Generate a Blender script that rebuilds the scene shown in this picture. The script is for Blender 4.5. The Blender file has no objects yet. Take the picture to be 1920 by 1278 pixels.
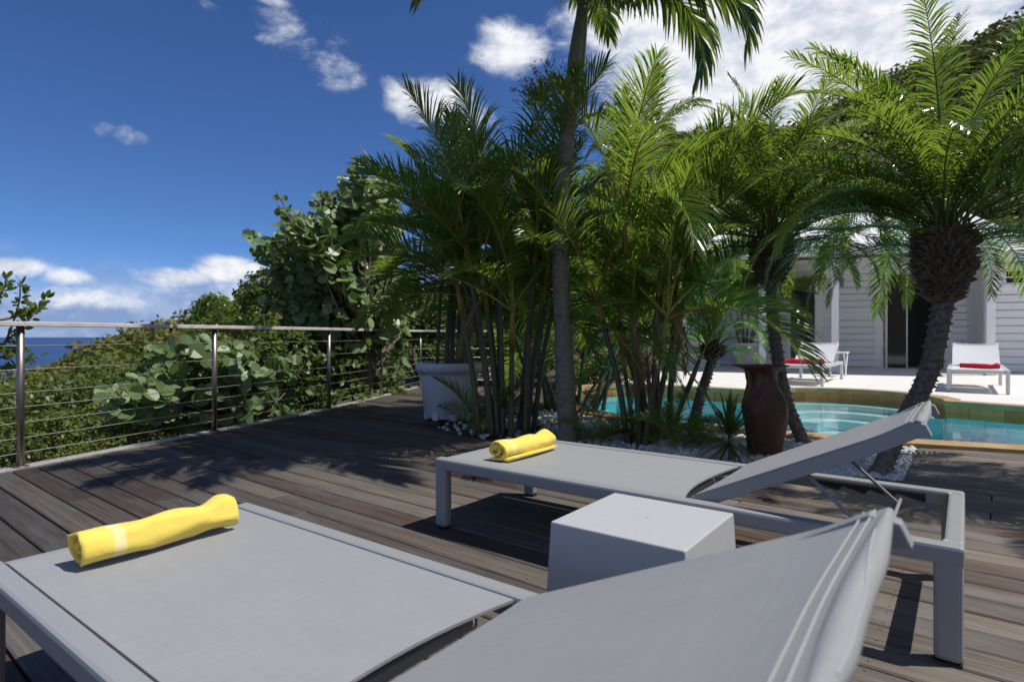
import bpy, math, random
import numpy as np
from mathutils import Vector, Matrix, noise as mnoise
R = math.radians
random.seed(11)
C = bpy.context.scene.collection
S = bpy.context.scene

# ------------------------------------------------------------------ camera, world, sun, exposure
F = 1120.0; CX = 960.0; HY = 629.0; CH = 0.92        # focal px, centre column, horizon row, camera height
cam = bpy.data.cameras.new('camera'); camo = bpy.data.objects.new('camera', cam); C.objects.link(camo)
camo.location = (0, 0, CH); camo.rotation_euler = (R(90), 0, 0)
cam.lens = 21.0; cam.sensor_width = 36.0; cam.shift_y = -10 / 1920
cam.clip_start = 0.05; cam.clip_end = 40000
cam.dof.use_dof = True; cam.dof.focus_distance = 2.9; cam.dof.aperture_fstop = 3.6
S.camera = camo

SUN_EL = R(63); SUN = Vector((math.cos(SUN_EL) * 0.99, -0.10 * math.cos(SUN_EL), math.sin(SUN_EL))).normalized()
sl = bpy.data.lights.new('sun', 'SUN'); slo = bpy.data.objects.new('sun', sl); C.objects.link(slo)
sl.energy = 4.3; sl.angle = R(0.53); sl.color = (1.0, 0.955, 0.88)
slo.rotation_euler = SUN.to_track_quat('Z', 'Y').to_euler()

W = bpy.data.worlds.new('World'); S.world = W; W.use_nodes = True
def build_world():
    nt = W.node_tree; nt.nodes.clear(); N = nt.nodes.new; L = nt.links.new
    out = N('ShaderNodeOutputWorld')
    sky = N('ShaderNodeTexSky'); sky.sky_type = 'NISHITA'; sky.sun_disc = False
    sky.sun_elevation = SUN_EL; sky.sun_rotation = math.atan2(SUN.x, SUN.y)
    sky.altitude = 1500; sky.air_density = 0.75; sky.dust_density = 0.1; sky.ozone_density = 3.0
    hsv = N('ShaderNodeVectorMath'); hsv.operation = 'MULTIPLY'; hsv.inputs[1].default_value = (.54, .77, 1.08)   # polarised blue
    L(sky.outputs[0], hsv.inputs[0])
    bg1 = N('ShaderNodeBackground'); bg1.inputs['Strength'].default_value = 0.108; L(hsv.outputs[0], bg1.inputs['Color'])
    tc = N('ShaderNodeTexCoord')
    nrm = N('ShaderNodeVectorMath'); nrm.operation = 'NORMALIZE'; L(tc.outputs['Generated'], nrm.inputs[0])
    d = nrm.outputs[0]
    def blob(px, py, rx, ry, amp, tilt=0.0):
        k = Vector(((px - CX) / F, 1, (HY - py) / F)); ln = k.length; k = k / ln
        az = math.atan2(k.x, k.y)
        sub = N('ShaderNodeVectorMath'); sub.operation = 'SUBTRACT'; L(d, sub.inputs[0]); sub.inputs[1].default_value = k
        rot = N('ShaderNodeVectorRotate'); rot.rotation_type = 'EULER_XYZ'; L(sub.outputs[0], rot.inputs['Vector'])
        rot.inputs['Rotation'].default_value = (0, 0, az)
        mul = N('ShaderNodeVectorMath'); mul.operation = 'MULTIPLY'; L(rot.outputs[0], mul.inputs[0])
        cx, cy = rx / F / ln, ry / F / ln
        mul.inputs[1].default_value = (1 / cx, 1.2 / max(cx, cy), 1 / cy)
        le = N('ShaderNodeVectorMath'); le.operation = 'LENGTH'; L(mul.outputs[0], le.inputs[0])
        mr = N('ShaderNodeMapRange'); mr.interpolation_type = 'SMOOTHSTEP'; L(le.outputs['Value'], mr.inputs['Value'])
        mr.inputs['From Min'].default_value = 1.35; mr.inputs['From Max'].default_value = 0.0
        mr.inputs['To Min'].default_value = 0; mr.inputs['To Max'].default_value = amp
        return mr.outputs[0]
    blobs = [(805, 182, 120, 66, .74), (950, 95, 120, 70, .70), (535, 62, 105, 60, .49), (595, 100, 125, 90, .50), (655, 155, 75, 34, .42),
             (1500, 70, 560, 260, 1.0), (1260, 180, 230, 150, .66), (1180, 20, 200, 120, .72), (1800, 40, 260, 150, .62),
             (320, 520, 110, 36, .70), (430, 505, 100, 38, .74), (150, 560, 260, 40, .42), (330, 545, 200, 44, .46), (20, 500, 100, 34, .74), (115, 515, 90, 30, .55), (430, 560, 160, 60, .50), (700, 560, 300, 60, .40),
             (225, 255, 110, 40, .40), (520, 2, 80, 22, .34), (400, 10, 60, 20, .30), (440, 400, 120, 18, .22), (880, 220, 90, 50, .5),
             (-500, 300, 500, 120, .6), (2600, 150, 600, 250, .7)]
    def blobd(k, rad, amp):
        k = Vector(k).normalized(); sub = N('ShaderNodeVectorMath'); sub.operation = 'DISTANCE'; L(d, sub.inputs[0]); sub.inputs[1].default_value = k
        mr = N('ShaderNodeMapRange'); mr.interpolation_type = 'SMOOTHSTEP'; L(sub.outputs['Value'], mr.inputs['Value'])
        mr.inputs['From Min'].default_value = rad; mr.inputs['From Max'].default_value = 0.0; mr.inputs['To Min'].default_value = 0; mr.inputs['To Max'].default_value = amp
        return mr.outputs[0]
    acc = None
    for b in blobs + [((.75, -.8, .6), .75, .7), ((-.45, -.9, .45), .6, .66)]:  # last two: unseen clouds behind the camera, added to neutralise blue shade
        o = blob(*b) if len(b) > 3 else blobd(*b)
        if acc is None: acc = o
        else:
            mx = N('ShaderNodeMath'); mx.operation = 'MAXIMUM'; L(acc, mx.inputs[0]); L(o, mx.inputs[1]); acc = mx.outputs[0]
    def noise(vec, scale, detail, rough):
        n = N('ShaderNodeTexNoise'); n.inputs['Scale'].default_value = scale; n.inputs['Detail'].default_value = detail
        n.inputs['Roughness'].default_value = rough; n.inputs['Distortion'].default_value = 0.25
        L(vec, n.inputs['Vector']); return n.outputs['Fac']
    st = N('ShaderNodeVectorMath'); st.operation = 'MULTIPLY'; L(d, st.inputs[0]); st.inputs[1].default_value = (1, 1, 1.7)
    n1 = noise(st.outputs[0], 9.5, 10, 0.64)
    off = N('ShaderNodeVectorMath'); off.operation = 'ADD'; L(st.outputs[0], off.inputs[0]); off.inputs[1].default_value = (0.012, 0, 0.03)
    n2 = noise(off.outputs[0], 9.5, 7, 0.60)
    sm = N('ShaderNodeMath'); sm.operation = 'ADD'; L(acc, sm.inputs[0]); L(n1, sm.inputs[1])
    al = N('ShaderNodeMapRange'); al.interpolation_type = 'SMOOTHSTEP'; L(sm.outputs[0], al.inputs['Value'])
    al.inputs['From Min'].default_value = 0.80; al.inputs['From Max'].default_value = 1.18
    # keep clouds inside the blobs only
    gate = N('ShaderNodeMapRange'); L(acc, gate.inputs['Value']); gate.inputs['From Min'].default_value = 0.02; gate.inputs['From Max'].default_value = 0.2
    am = N('ShaderNodeMath'); am.operation = 'MULTIPLY'; L(al.outputs[0], am.inputs[0]); L(gate.outputs[0], am.inputs[1])
    sh = N('ShaderNodeMath'); sh.operation = 'SUBTRACT'; L(n1, sh.inputs[0]); L(n2, sh.inputs[1])
    shr = N('ShaderNodeMapRange'); L(sh.outputs[0], shr.inputs['Value']); shr.inputs['From Min'].default_value = -0.10; shr.inputs['From Max'].default_value = 0.08
    cr = N('ShaderNodeMix'); cr.data_type = 'RGBA'; L(shr.outputs[0], cr.inputs['Factor'])
    cr.inputs['A'].default_value = (0.62, 0.67, 0.78, 1); cr.inputs['B'].default_value = (0.94, 0.95, 0.98, 1)
    bg2 = N('ShaderNodeBackground'); bg2.inputs['Strength'].default_value = 1.0; L(cr.outputs['Result'], bg2.inputs['Color'])
    sz = N('ShaderNodeSeparateXYZ'); L(d, sz.inputs[0])
    bkn = noise(st.outputs[0], 4.0, 6, 0.55)
    bz = N('ShaderNodeMath'); bz.operation = 'MULTIPLY_ADD'; bz.inputs[1].default_value = -0.16; L(bkn, bz.inputs[0]); L(sz.outputs['Z'], bz.inputs[2])
    bk = N('ShaderNodeMapRange'); bk.interpolation_type = 'SMOOTHSTEP'; L(bz.outputs[0], bk.inputs['Value']); bk.inputs['From Min'].default_value = 0.045; bk.inputs['From Max'].default_value = -0.045; bk.inputs['To Max'].default_value = 0.86
    bcol = N('ShaderNodeMix'); bcol.data_type = 'RGBA'; L(shr.outputs[0], bcol.inputs['Factor']); bcol.inputs['A'].default_value = (0.235, 0.32, 0.56, 1); bcol.inputs['B'].default_value = (0.37, 0.46, 0.68, 1)
    bg3 = N('ShaderNodeBackground'); L(bcol.outputs['Result'], bg3.inputs['Color'])
    mixb = N('ShaderNodeMixShader'); L(bk.outputs[0], mixb.inputs[0]); L(bg1.outputs[0], mixb.inputs[1]); L(bg3.outputs[0], mixb.inputs[2]); bg1 = mixb
    mixs = N('ShaderNodeMixShader'); L(am.outputs[0], mixs.inputs[0]); L(bg1.outputs[0], mixs.inputs[1]); L(bg2.outputs[0], mixs.inputs[2])
    L(mixs.outputs[0], out.inputs[0])
build_world()
S.view_settings.view_transform = 'Standard'; S.view_settings.look = 'None'; S.view_settings.exposure = 0.0; S.view_settings.gamma = 1.0
S.cycles.max_bounces = 7; S.cycles.diffuse_bounces = 4; S.cycles.glossy_bounces = 3; S.cycles.transmission_bounces = 4; S.cycles.transparent_max_bounces = 8
S.cycles.caustics_reflective = False; S.cycles.caustics_refractive = False
try: S.cycles.use_denoising = True
except Exception: pass

def at(px, py, Y):                                    # photograph pixel + depth -> world point
    return Vector(((px - CX) / F * Y, Y, CH + (HY - py) / F * Y))

# ------------------------------------------------------------------ materials
MATS = {}
def mat(name, col=(.5, .5, .5), rough=.5, metal=0, spec=.5, noise=0, nscale=20, bump=0, bscale=60, stretch=(1, 1, 1), col2=None, coords='Object'):
    m = bpy.data.materials.new(name); m.use_nodes = True; nt = m.node_tree; N = nt.nodes.new; L = nt.links.new
    p = nt.nodes['Principled BSDF']; p.inputs['Base Color'].default_value = (*col, 1); p.inputs['Roughness'].default_value = rough
    p.inputs['Metallic'].default_value = metal; p.inputs['Specular IOR Level'].default_value = spec
    tc = N('ShaderNodeTexCoord'); mp = N('ShaderNodeMapping'); mp.inputs['Scale'].default_value = stretch; L(tc.outputs[coords], mp.inputs['Vector'])
    if noise or col2:
        t = N('ShaderNodeTexNoise'); t.inputs['Scale'].default_value = nscale; t.inputs['Detail'].default_value = 6; t.inputs['Roughness'].default_value = .6
        L(mp.outputs[0], t.inputs['Vector'])
        mx = N('ShaderNodeMix'); mx.data_type = 'RGBA'
        rr = N('ShaderNodeMapRange'); rr.inputs['From Min'].default_value = .3; rr.inputs['From Max'].default_value = .7; L(t.outputs['Fac'], rr.inputs['Value']); L(rr.outputs[0], mx.inputs['Factor'])
        c2 = col2 or tuple(min(1, c * (1 + noise)) for c in col); c1 = col if col2 else tuple(c * (1 - noise) for c in col)
        mx.inputs['A'].default_value = (*c1, 1); mx.inputs['B'].default_value = (*c2, 1); L(mx.outputs['Result'], p.inputs['Base Color'])
    if bump:
        t2 = N('ShaderNodeTexNoise'); t2.inputs['Scale'].default_value = bscale; t2.inputs['Detail'].default_value = 4; L(mp.outputs[0], t2.inputs['Vector'])
        b = N('ShaderNodeBump'); b.inputs['Strength'].default_value = bump; b.inputs['Distance'].default_value = .01; L(t2.outputs['Fac'], b.inputs['Height']); L(b.outputs[0], p.inputs['Normal'])
    MATS[name] = m; return m

def leafmat(name, c1, c2, trans, tf=.38, rough=.32, spec=.6, attr=False):
    m = bpy.data.materials.new(name); m.use_nodes = True; nt = m.node_tree; N = nt.nodes.new; L = nt.links.new
    p = nt.nodes['Principled BSDF']; o = nt.nodes['Material Output']; p.inputs['Roughness'].default_value = rough; p.inputs['Specular IOR Level'].default_value = spec
    oi = N('ShaderNodeObjectInfo'); at_ = N('ShaderNodeAttribute'); at_.attribute_name = 'rnd'
    ad = N('ShaderNodeMath'); ad.operation = 'ADD'; L(oi.outputs['Random'], ad.inputs[0]); L(at_.outputs['Fac'], ad.inputs[1])
    hf = N('ShaderNodeMath'); hf.operation = 'MULTIPLY'; hf.inputs[1].default_value = .5; L(ad.outputs[0], hf.inputs[0])
    src = at_.outputs['Fac'] if attr else hf.outputs[0]
    mx = N('ShaderNodeMix'); mx.data_type = 'RGBA'; mx.inputs['A'].default_value = (*c1, 1); mx.inputs['B'].default_value = (*c2, 1); L(src, mx.inputs['Factor'])
    L(mx.outputs['Result'], p.inputs['Base Color'])
    t = N('ShaderNodeBsdfTranslucent'); t.inputs['Color'].default_value = (*trans, 1)
    ms = N('ShaderNodeMixShader'); ms.inputs[0].default_value = tf; L(p.outputs[0], ms.inputs[1]); L(t.outputs[0], ms.inputs[2]); L(ms.outputs[0], o.inputs[0])
    MATS[name] = m; return m

leafmat('areca_leaf', (.052, .105, .016), (.13, .185, .034), (.36, .52, .06), .46, .27, .7)
leafmat('date_leaf', (.050, .096, .018), (.12, .175, .036), (.33, .48, .055), .45, .22, .9)
leafmat('coco_leaf', (.045, .085, .014), (.09, .14, .03), (.22, .32, .04), .36, .30, .6)
leafmat('grape_leaf', (.11, .185, .065), (.25, .33, .14), (.28, .42, .08), .28, .42, .6)
leafmat('shrub_leaf', (.062, .11, .02), (.16, .19, .04), (.16, .24, .03), .3, .45, .4)
leafmat('bright_leaf', (.06, .11, .015), (.12, .17, .03), (.25, .36, .04), .4, .35, .5)
leafmat('spiky_leaf', (.06, .10, .018), (.13, .17, .04), (.2, .3, .04), .25, .35, .5)
leafmat('dry_leaf', (.20, .13, .06), (.28, .2, .1), (.2, .14, .05), .2, .7, .2)
leafmat('scrub_leaf', (.075, .112, .02), (.26, .225, .07), (.12, .15, .03), .22, .7, .2, attr=True)
mat('spray', (.22, .22, .12), .7, noise=.3)
mat('rachis', (.10, .14, .025), .4, noise=.3)
mat('gold_rachis', (.34, .24, .04), .4, noise=.3)
mat('cane', (.12, .115, .065), .55, noise=.35, nscale=4, stretch=(1, 1, 40), bump=.3, bscale=30)
mat('gold_cane', (.30, .19, .035), .45, noise=.35, nscale=6)
mat('trunk_grey', (.17, .14, .11), .85, col2=(.30, .265, .22), nscale=14, stretch=(1, 1, 2.2), bump=.8, bscale=45)
mat('trunk_dark', (.10, .082, .065), .9, col2=(.27, .23, .185), nscale=30, bump=.9, bscale=60)
mat('boot_fibre', (.085, .060, .040), .9, col2=(.25, .185, .12), nscale=25, bump=.6)
mat('crownshaft', (.10, .13, .05), .4, col2=(.17, .15, .07), nscale=6)
mat('bark', (.13, .10, .075), .9, col2=(.26, .21, .17), nscale=15, bump=.5)
mat('grey_metal', (.30, .312, .318), .42, spec=.5, noise=.03, nscale=300)
mat('white_metal', (.62, .63, .64), .4)
mat('dark_plastic', (.012, .012, .013), .5)
mat('table_grey', (.46, .468, .475), .55, noise=.03, nscale=40, bump=.06, bscale=400)
mat('yellowed_cap', (.55, .5, .33), .5)
mat('steel', (.27, .245, .22), .42, metal=.9, noise=.12, nscale=6)
mat('cable_steel', (.55, .5, .42), .35, metal=.6)
mat('edge_wood', (.27, .25, .235), .8, col2=(.43, .41, .385), nscale=5, stretch=(3, 3, 3), bump=.3)
mat('rail_wood', (.56, .52, .49), .75, col2=(.78, .74, .70), nscale=7, stretch=(3, .25, 3), bump=.3)
mat('white_plastic', (.72, .73, .74), .4, noise=.02)
mat('white_wall', (.84, .845, .85), .6, noise=.02, nscale=3)
mat('white_trim', (.87, .87, .87), .5, noise=.02)
mat('roof_white', (.80, .80, .79), .5, noise=.04, nscale=2)
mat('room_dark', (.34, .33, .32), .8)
mat('terrace', (.76, .735, .69), .75, noise=.045, nscale=3, bump=.05, bscale=40)
mat('soil', (.035, .027, .02), .95, col2=(.09, .07, .05), nscale=9, bump=.6, bscale=20)
mat('pebble', (.50, .50, .49), .6, col2=(.76, .75, .73), nscale=4)
mat('coping', (.33, .20, .085), .65, col2=(.50, .34, .17), nscale=5, bump=.1)
mat('red_cloth', (.62, .012, .05), .9, noise=.15, nscale=60, bump=.5, bscale=200)
mat('red_paint', (.30, .05, .04), .7)
mat('glass', (.02, .024, .028), .06, spec=.6)
mat('flower', (.7, .03, .04), .5)

def weave(name, col, scale):
    m = mat(name, col, .62, spec=.3); nt = m.node_tree; N = nt.nodes.new; L = nt.links.new; p = nt.nodes['Principled BSDF']
    tc = N('ShaderNodeTexCoord'); f = []
    for i, st in enumerate(((scale * .5, 7, 1), (7, scale * .5, 1))):
        mp = N('ShaderNodeMapping'); mp.inputs['Scale'].default_value = st; L(tc.outputs['Object'], mp.inputs[0])
        t = N('ShaderNodeTexNoise'); t.inputs['Scale'].default_value = 1; t.inputs['Detail'].default_value = 3; L(mp.outputs[0], t.inputs[0]); f.append(t)
    a = N('ShaderNodeMath'); a.operation = 'ADD'; L(f[0].outputs['Fac'], a.inputs[0]); L(f[1].outputs['Fac'], a.inputs[1])
    r = N('ShaderNodeMapRange'); r.inputs['From Min'].default_value = .7; r.inputs['From Max'].default_value = 1.3; r.inputs['To Min'].default_value = .95; r.inputs['To Max'].default_value = 1.05; L(a.outputs[0], r.inputs[0])
    t4 = N('ShaderNodeTexNoise'); t4.inputs['Scale'].default_value = 7; t4.inputs['Detail'].default_value = 6; t4.inputs['Roughness'].default_value = .65; L(tc.outputs['Object'], t4.inputs[0])
    r4 = N('ShaderNodeMapRange'); r4.inputs['From Min'].default_value = .3; r4.inputs['From Max'].default_value = .7; r4.inputs['To Min'].default_value = .975; r4.inputs['To Max'].default_value = 1.02; L(t4.outputs['Fac'], r4.inputs[0])
    m4 = N('ShaderNodeMath'); m4.operation = 'MULTIPLY'; L(r.outputs[0], m4.inputs[0]); L(r4.outputs[0], m4.inputs[1])
    v = N('ShaderNodeVectorMath'); v.operation = 'SCALE'; v.inputs[0].default_value = col; L(m4.outputs[0], v.inputs['Scale']); L(v.outputs[0], p.inputs['Base Color'])
    b = N('ShaderNodeBump'); b.inputs['Strength'].default_value = .25; b.inputs['Distance'].default_value = .002; L(a.outputs[0], b.inputs['Height']); L(b.outputs[0], p.inputs['Normal'])
weave('grey_sling', (.305, .312, .32), 420)
weave('white_sling', (.66, .66, .67), 420)
mat('piping', (.38, .39, .40), .6)

def towelmat():
    m = mat('yellow_towel', (.86, .60, .045), .95, spec=.1); nt = m.node_tree; N = nt.nodes.new; L = nt.links.new; p = nt.nodes['Principled BSDF']
    p.inputs['Sheen Weight'].default_value = .25
    tc = N('ShaderNodeTexCoord'); sp = N('ShaderNodeSeparateXYZ'); L(tc.outputs['Object'], sp.inputs[0])
    t = N('ShaderNodeTexNoise'); t.inputs['Scale'].default_value = 22; t.inputs['Detail'].default_value = 5; L(tc.outputs['Object'], t.inputs[0])
    ad = N('ShaderNodeMath'); ad.operation = 'MULTIPLY_ADD'; ad.inputs[1].default_value = .012; L(t.outputs['Fac'], ad.inputs[0]); L(sp.outputs['X'], ad.inputs[2])
    a = N('ShaderNodeMath'); a.operation = 'SUBTRACT'; a.inputs[1].default_value = .085; L(ad.outputs[0], a.inputs[0])
    b = N('ShaderNodeMath'); b.operation = 'ABSOLUTE'; L(a.outputs[0], b.inputs[0])
    c = N('ShaderNodeMapRange'); c.inputs['From Min'].default_value = .016; c.inputs['From Max'].default_value = .013; L(b.outputs[0], c.inputs[0])
    mx = N('ShaderNodeMix'); mx.data_type = 'RGBA'; mx.inputs['A'].default_value = (.92, .70, .13, 1); mx.inputs['B'].default_value = (.92, .80, .36, 1); L(c.outputs[0], mx.inputs['Factor'])
    L(mx.outputs['Result'], p.inputs['Base Color'])
    t2 = N('ShaderNodeTexNoise'); t2.inputs['Scale'].default_value = 260; L(tc.outputs['Object'], t2.inputs[0])
    t3 = N('ShaderNodeTexNoise'); t3.inputs['Scale'].default_value = 18; t3.inputs['Detail'].default_value = 3; L(tc.outputs['Object'], t3.inputs[0])
    s = N('ShaderNodeMath'); s.operation = 'MULTIPLY_ADD'; s.inputs[1].default_value = 5.0; L(t3.outputs['Fac'], s.inputs[0]); L(t2.outputs['Fac'], s.inputs[2])
    bp = N('ShaderNodeBump'); bp.inputs['Strength'].default_value = .22; bp.inputs['Distance'].default_value = .004; L(s.outputs[0], bp.inputs['Height']); L(bp.outputs[0], p.inputs['Normal'])
towelmat()

def deckmat():
    m = mat('deck_wood', (.15, .12, .1), .72, spec=.35); nt = m.node_tree; N = nt.nodes.new; L = nt.links.new; p = nt.nodes['Principled BSDF']
    tc = N('ShaderNodeTexCoord'); at_ = N('ShaderNodeAttribute'); at_.attribute_name = 'rnd'
    mp = N('ShaderNodeMapping'); mp.inputs['Rotation'].default_value = (0, 0, R(38.8)); L(tc.outputs['Object'], mp.inputs[0])
    # shift the grain from board to board
    cmb = N('ShaderNodeCombineXYZ'); mm = N('ShaderNodeMath'); mm.operation = 'MULTIPLY'; mm.inputs[1].default_value = 37; L(at_.outputs['Fac'], mm.inputs[0]); L(mm.outputs[0], cmb.inputs['X']); L(mm.outputs[0], cmb.inputs['Z'])
    va = N('ShaderNodeVectorMath'); va.operation = 'ADD'; L(mp.outputs[0], va.inputs[0]); L(cmb.outputs[0], va.inputs[1])
    def nz(sc, st, det=6, rg=.6, dist=0):
        q = N('ShaderNodeVectorMath'); q.operation = 'MULTIPLY'; q.inputs[1].default_value = st; L(va.outputs[0], q.inputs[0])
        t = N('ShaderNodeTexNoise'); t.inputs['Scale'].default_value = sc; t.inputs['Detail'].default_value = det; t.inputs['Roughness'].default_value = rg; t.inputs['Distortion'].default_value = dist; L(q.outputs[0], t.inputs[0]); return t.outputs['Fac']
    grain = nz(1, (2.2, 75, 1), 7, .65, .3); fine = nz(1, (9, 260, 1), 3, .6); patch = nz(1.0, (1.1, 6, 1), 5, .6, .5)
    rp = N('ShaderNodeValToRGB'); e = rp.color_ramp.elements
    e[0].position = 0; e[0].color = (.050, .037, .030, 1); e[1].position = 1; e[1].color = (.27, .23, .185, 1)
    for pos, c in ((.25, (.115, .075, .052, 1)), (.5, (.125, .105, .092, 1)), (.75, (.17, .135, .105, 1))):
        x = e.new(pos); x.color = c
    L(at_.outputs['Fac'], rp.inputs[0])
    g = N('ShaderNodeMapRange'); g.inputs['From Min'].default_value = .3; g.inputs['From Max'].default_value = .72; g.inputs['To Min'].default_value = .45; g.inputs['To Max'].default_value = 1.45; L(grain, g.inputs[0])
    v = N('ShaderNodeVectorMath'); v.operation = 'SCALE'; L(rp.outputs[0], v.inputs[0]); L(g.outputs[0], v.inputs['Scale'])
    pr = N('ShaderNodeMapRange'); pr.inputs['From Min'].default_value = .46; pr.inputs['From Max'].default_value = .70; pr.inputs['To Max'].default_value = .72; L(patch, pr.inputs[0])
    mx = N('ShaderNodeMix'); mx.data_type = 'RGBA'; L(pr.outputs[0], mx.inputs['Factor']); L(v.outputs[0], mx.inputs['A']); mx.inputs['B'].default_value = (.20, .19, .18, 1)
    f2 = N('ShaderNodeMapRange'); f2.inputs['To Min'].default_value = .75; f2.inputs['To Max'].default_value = 1.25; L(fine, f2.inputs[0])
    v2 = N('ShaderNodeVectorMath'); v2.operation = 'SCALE'; L(mx.outputs['Result'], v2.inputs[0]); L(f2.outputs[0], v2.inputs['Scale'])
    sx = N('ShaderNodeSeparateXYZ'); L(tc.outputs['Object'], sx.inputs[0]); wr = N('ShaderNodeMapRange'); wr.inputs['From Min'].default_value = -2.5; wr.inputs['From Max'].default_value = 2.2; wr.inputs['To Min'].default_value = .42; wr.inputs['To Max'].default_value = 1.08; L(sx.outputs['X'], wr.inputs[0])   # boards darker on the left, lighter towards the pool
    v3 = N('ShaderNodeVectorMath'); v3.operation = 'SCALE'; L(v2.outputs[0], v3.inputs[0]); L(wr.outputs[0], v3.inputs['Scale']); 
    dn = N('ShaderNodeVectorMath'); dn.operation = 'DOT_PRODUCT'; L(tc.outputs['Object'], dn.inputs[0]); dn.inputs[1].default_value = (.627, .779, 0)
    ds = N('ShaderNodeVectorMath'); ds.operation = 'DOT_PRODUCT'; L(tc.outputs['Object'], ds.inputs[0]); ds.inputs[1].default_value = (.779, -.627, 0)
    def mth(op, a, b=None, c=None):
        m_ = N('ShaderNodeMath'); m_.operation = op
        for i_, x in enumerate((a, b, c)):
            if x is None: continue
            if isinstance(x, (int, float)): m_.inputs[i_].default_value = x
            else: L(x, m_.inputs[i_])
        return m_.outputs[0]
    fn_ = mth('MULTIPLY', mth('FRACT', mth('DIVIDE', mth('ADD', dn.outputs['Value'], 8.0), .148)), .148)
    fs_ = mth('MULTIPLY', mth('SUBTRACT', mth('FRACT', mth('DIVIDE', ds.outputs['Value'], .55)), .5), .55)
    e1 = mth('ABSOLUTE', mth('SUBTRACT', mth('ABSOLUTE', mth('SUBTRACT', fn_, .074)), .045)); dist = mth('SQRT', mth('ADD', mth('MULTIPLY', e1, e1), mth('MULTIPLY', fs_, fs_)))
    scr = mth('LESS_THAN', dist, .0045)
    m5 = N('ShaderNodeMix'); m5.data_type = 'RGBA'; L(scr, m5.inputs['Factor']); L(v3.outputs[0], m5.inputs['A']); m5.inputs['B'].default_value = (.035, .03, .027, 1); L(m5.outputs['Result'], p.inputs['Base Color'])
    sm = N('ShaderNodeMath'); sm.operation = 'ADD'; L(grain, sm.inputs[0]); L(fine, sm.inputs[1])
    bp = N('ShaderNodeBump'); bp.inputs['Strength'].default_value = .5; bp.inputs['Distance'].default_value = .003; L(sm.outputs[0], bp.inputs['Height']); L(bp.outputs[0], p.inputs['Normal'])
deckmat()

def tilemat(name, c1, c2, bw, bh):
    m = mat(name, c1, .5); nt = m.node_tree; N = nt.nodes.new; L = nt.links.new; p = nt.nodes['Principled BSDF']
    uv = N('ShaderNodeUVMap'); b = N('ShaderNodeTexBrick'); L(uv.outputs[0], b.inputs['Vector']); b.inputs['Scale'].default_value = 1; b.offset = 0
    b.inputs['Brick Width'].default_value = bw; b.inputs['Row Height'].default_value = bh; b.inputs['Mortar Size'].default_value = .004
    b.inputs['Color1'].default_value = (*c1, 1); b.inputs['Color2'].default_value = (*c2, 1); b.inputs['Mortar'].default_value = tuple(c * .5 for c in c1) + (1,)
    t = N('ShaderNodeTexNoise'); t.inputs['Scale'].default_value = 9; t.inputs['Detail'].default_value = 5; L(uv.outputs[0], t.inputs[0])
    r = N('ShaderNodeMapRange'); r.inputs['To Min'].default_value = .6; r.inputs['To Max'].default_value = 1.4; L(t.outputs['Fac'], r.inputs[0])
    v = N('ShaderNodeVectorMath'); v.operation = 'SCALE'; L(b.outputs[0], v.inputs[0]); L(r.outputs[0], v.inputs['Scale']); L(v.outputs[0], p.inputs['Base Color'])
tilemat('pool_stone', (.42, .135, .032), (.60, .24, .07), .34, .4)
tilemat('pool_liner', (.32, .78, .87), (.35, .82, .90), .9, .6)
mat('pool_step', (.66, .80, .80), .6)

def watermat(name, tint, bump, bscale):
    m = bpy.data.materials.new(name); m.use_nodes = True; nt = m.node_tree; nt.nodes.clear(); N = nt.nodes.new; L = nt.links.new
    o = N('ShaderNodeOutputMaterial'); tr = N('ShaderNodeBsdfTransparent'); tr.inputs[0].default_value = (*tint, 1)
    gl = N('ShaderNodeBsdfGlossy'); gl.inputs['Roughness'].default_value = .02; fr = N('ShaderNodeFresnel'); fr.inputs['IOR'].default_value = 1.33
    tc = N('ShaderNodeTexCoord'); t = N('ShaderNodeTexNoise'); t.inputs['Scale'].default_value = bscale; t.inputs['Detail'].default_value = 3; t.inputs['Distortion'].default_value = .6; L(tc.outputs['Object'], t.inputs[0])
    b = N('ShaderNodeBump'); b.inputs['Strength'].default_value = bump; b.inputs['Distance'].default_value = .02; L(t.outputs['Fac'], b.inputs['Height']); L(b.outputs[0], gl.inputs['Normal']); L(b.outputs[0], fr.inputs['Normal'])
    mx = N('ShaderNodeMixShader'); L(fr.outputs[0], mx.inputs[0]); L(tr.outputs[0], mx.inputs[1]); L(gl.outputs[0], mx.inputs[2]); L(mx.outputs[0], o.inputs[0]); MATS[name] = m
watermat('pool_water', (.76, .97, .99), .16, 5)
def seamat():
    m = mat('sea_water', (.004, .028, .11), .35, spec=.3); nt = m.node_tree; N = nt.nodes.new; L = nt.links.new; p = nt.nodes['Principled BSDF']
    tc = N('ShaderNodeTexCoord'); mp = N('ShaderNodeMapping'); mp.inputs['Scale'].default_value = (1, .25, 1); L(tc.outputs['Object'], mp.inputs[0])
    t = N('ShaderNodeTexNoise'); t.inputs['Scale'].default_value = .01; t.inputs['Detail'].default_value = 8; L(mp.outputs[0], t.inputs[0])
    r = N('ShaderNodeMix'); r.data_type = 'RGBA'; L(t.outputs['Fac'], r.inputs['Factor']); r.inputs['A'].default_value = (.003, .022, .10, 1); r.inputs['B'].default_value = (.008, .045, .16, 1); L(r.outputs['Result'], p.inputs['Base Color'])
seamat()
def siding_extra(): pass
mat('terrain', (.045, .055, .018), .95, col2=(.13, .105, .05), nscale=.35, bump=.5, bscale=2)
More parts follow.
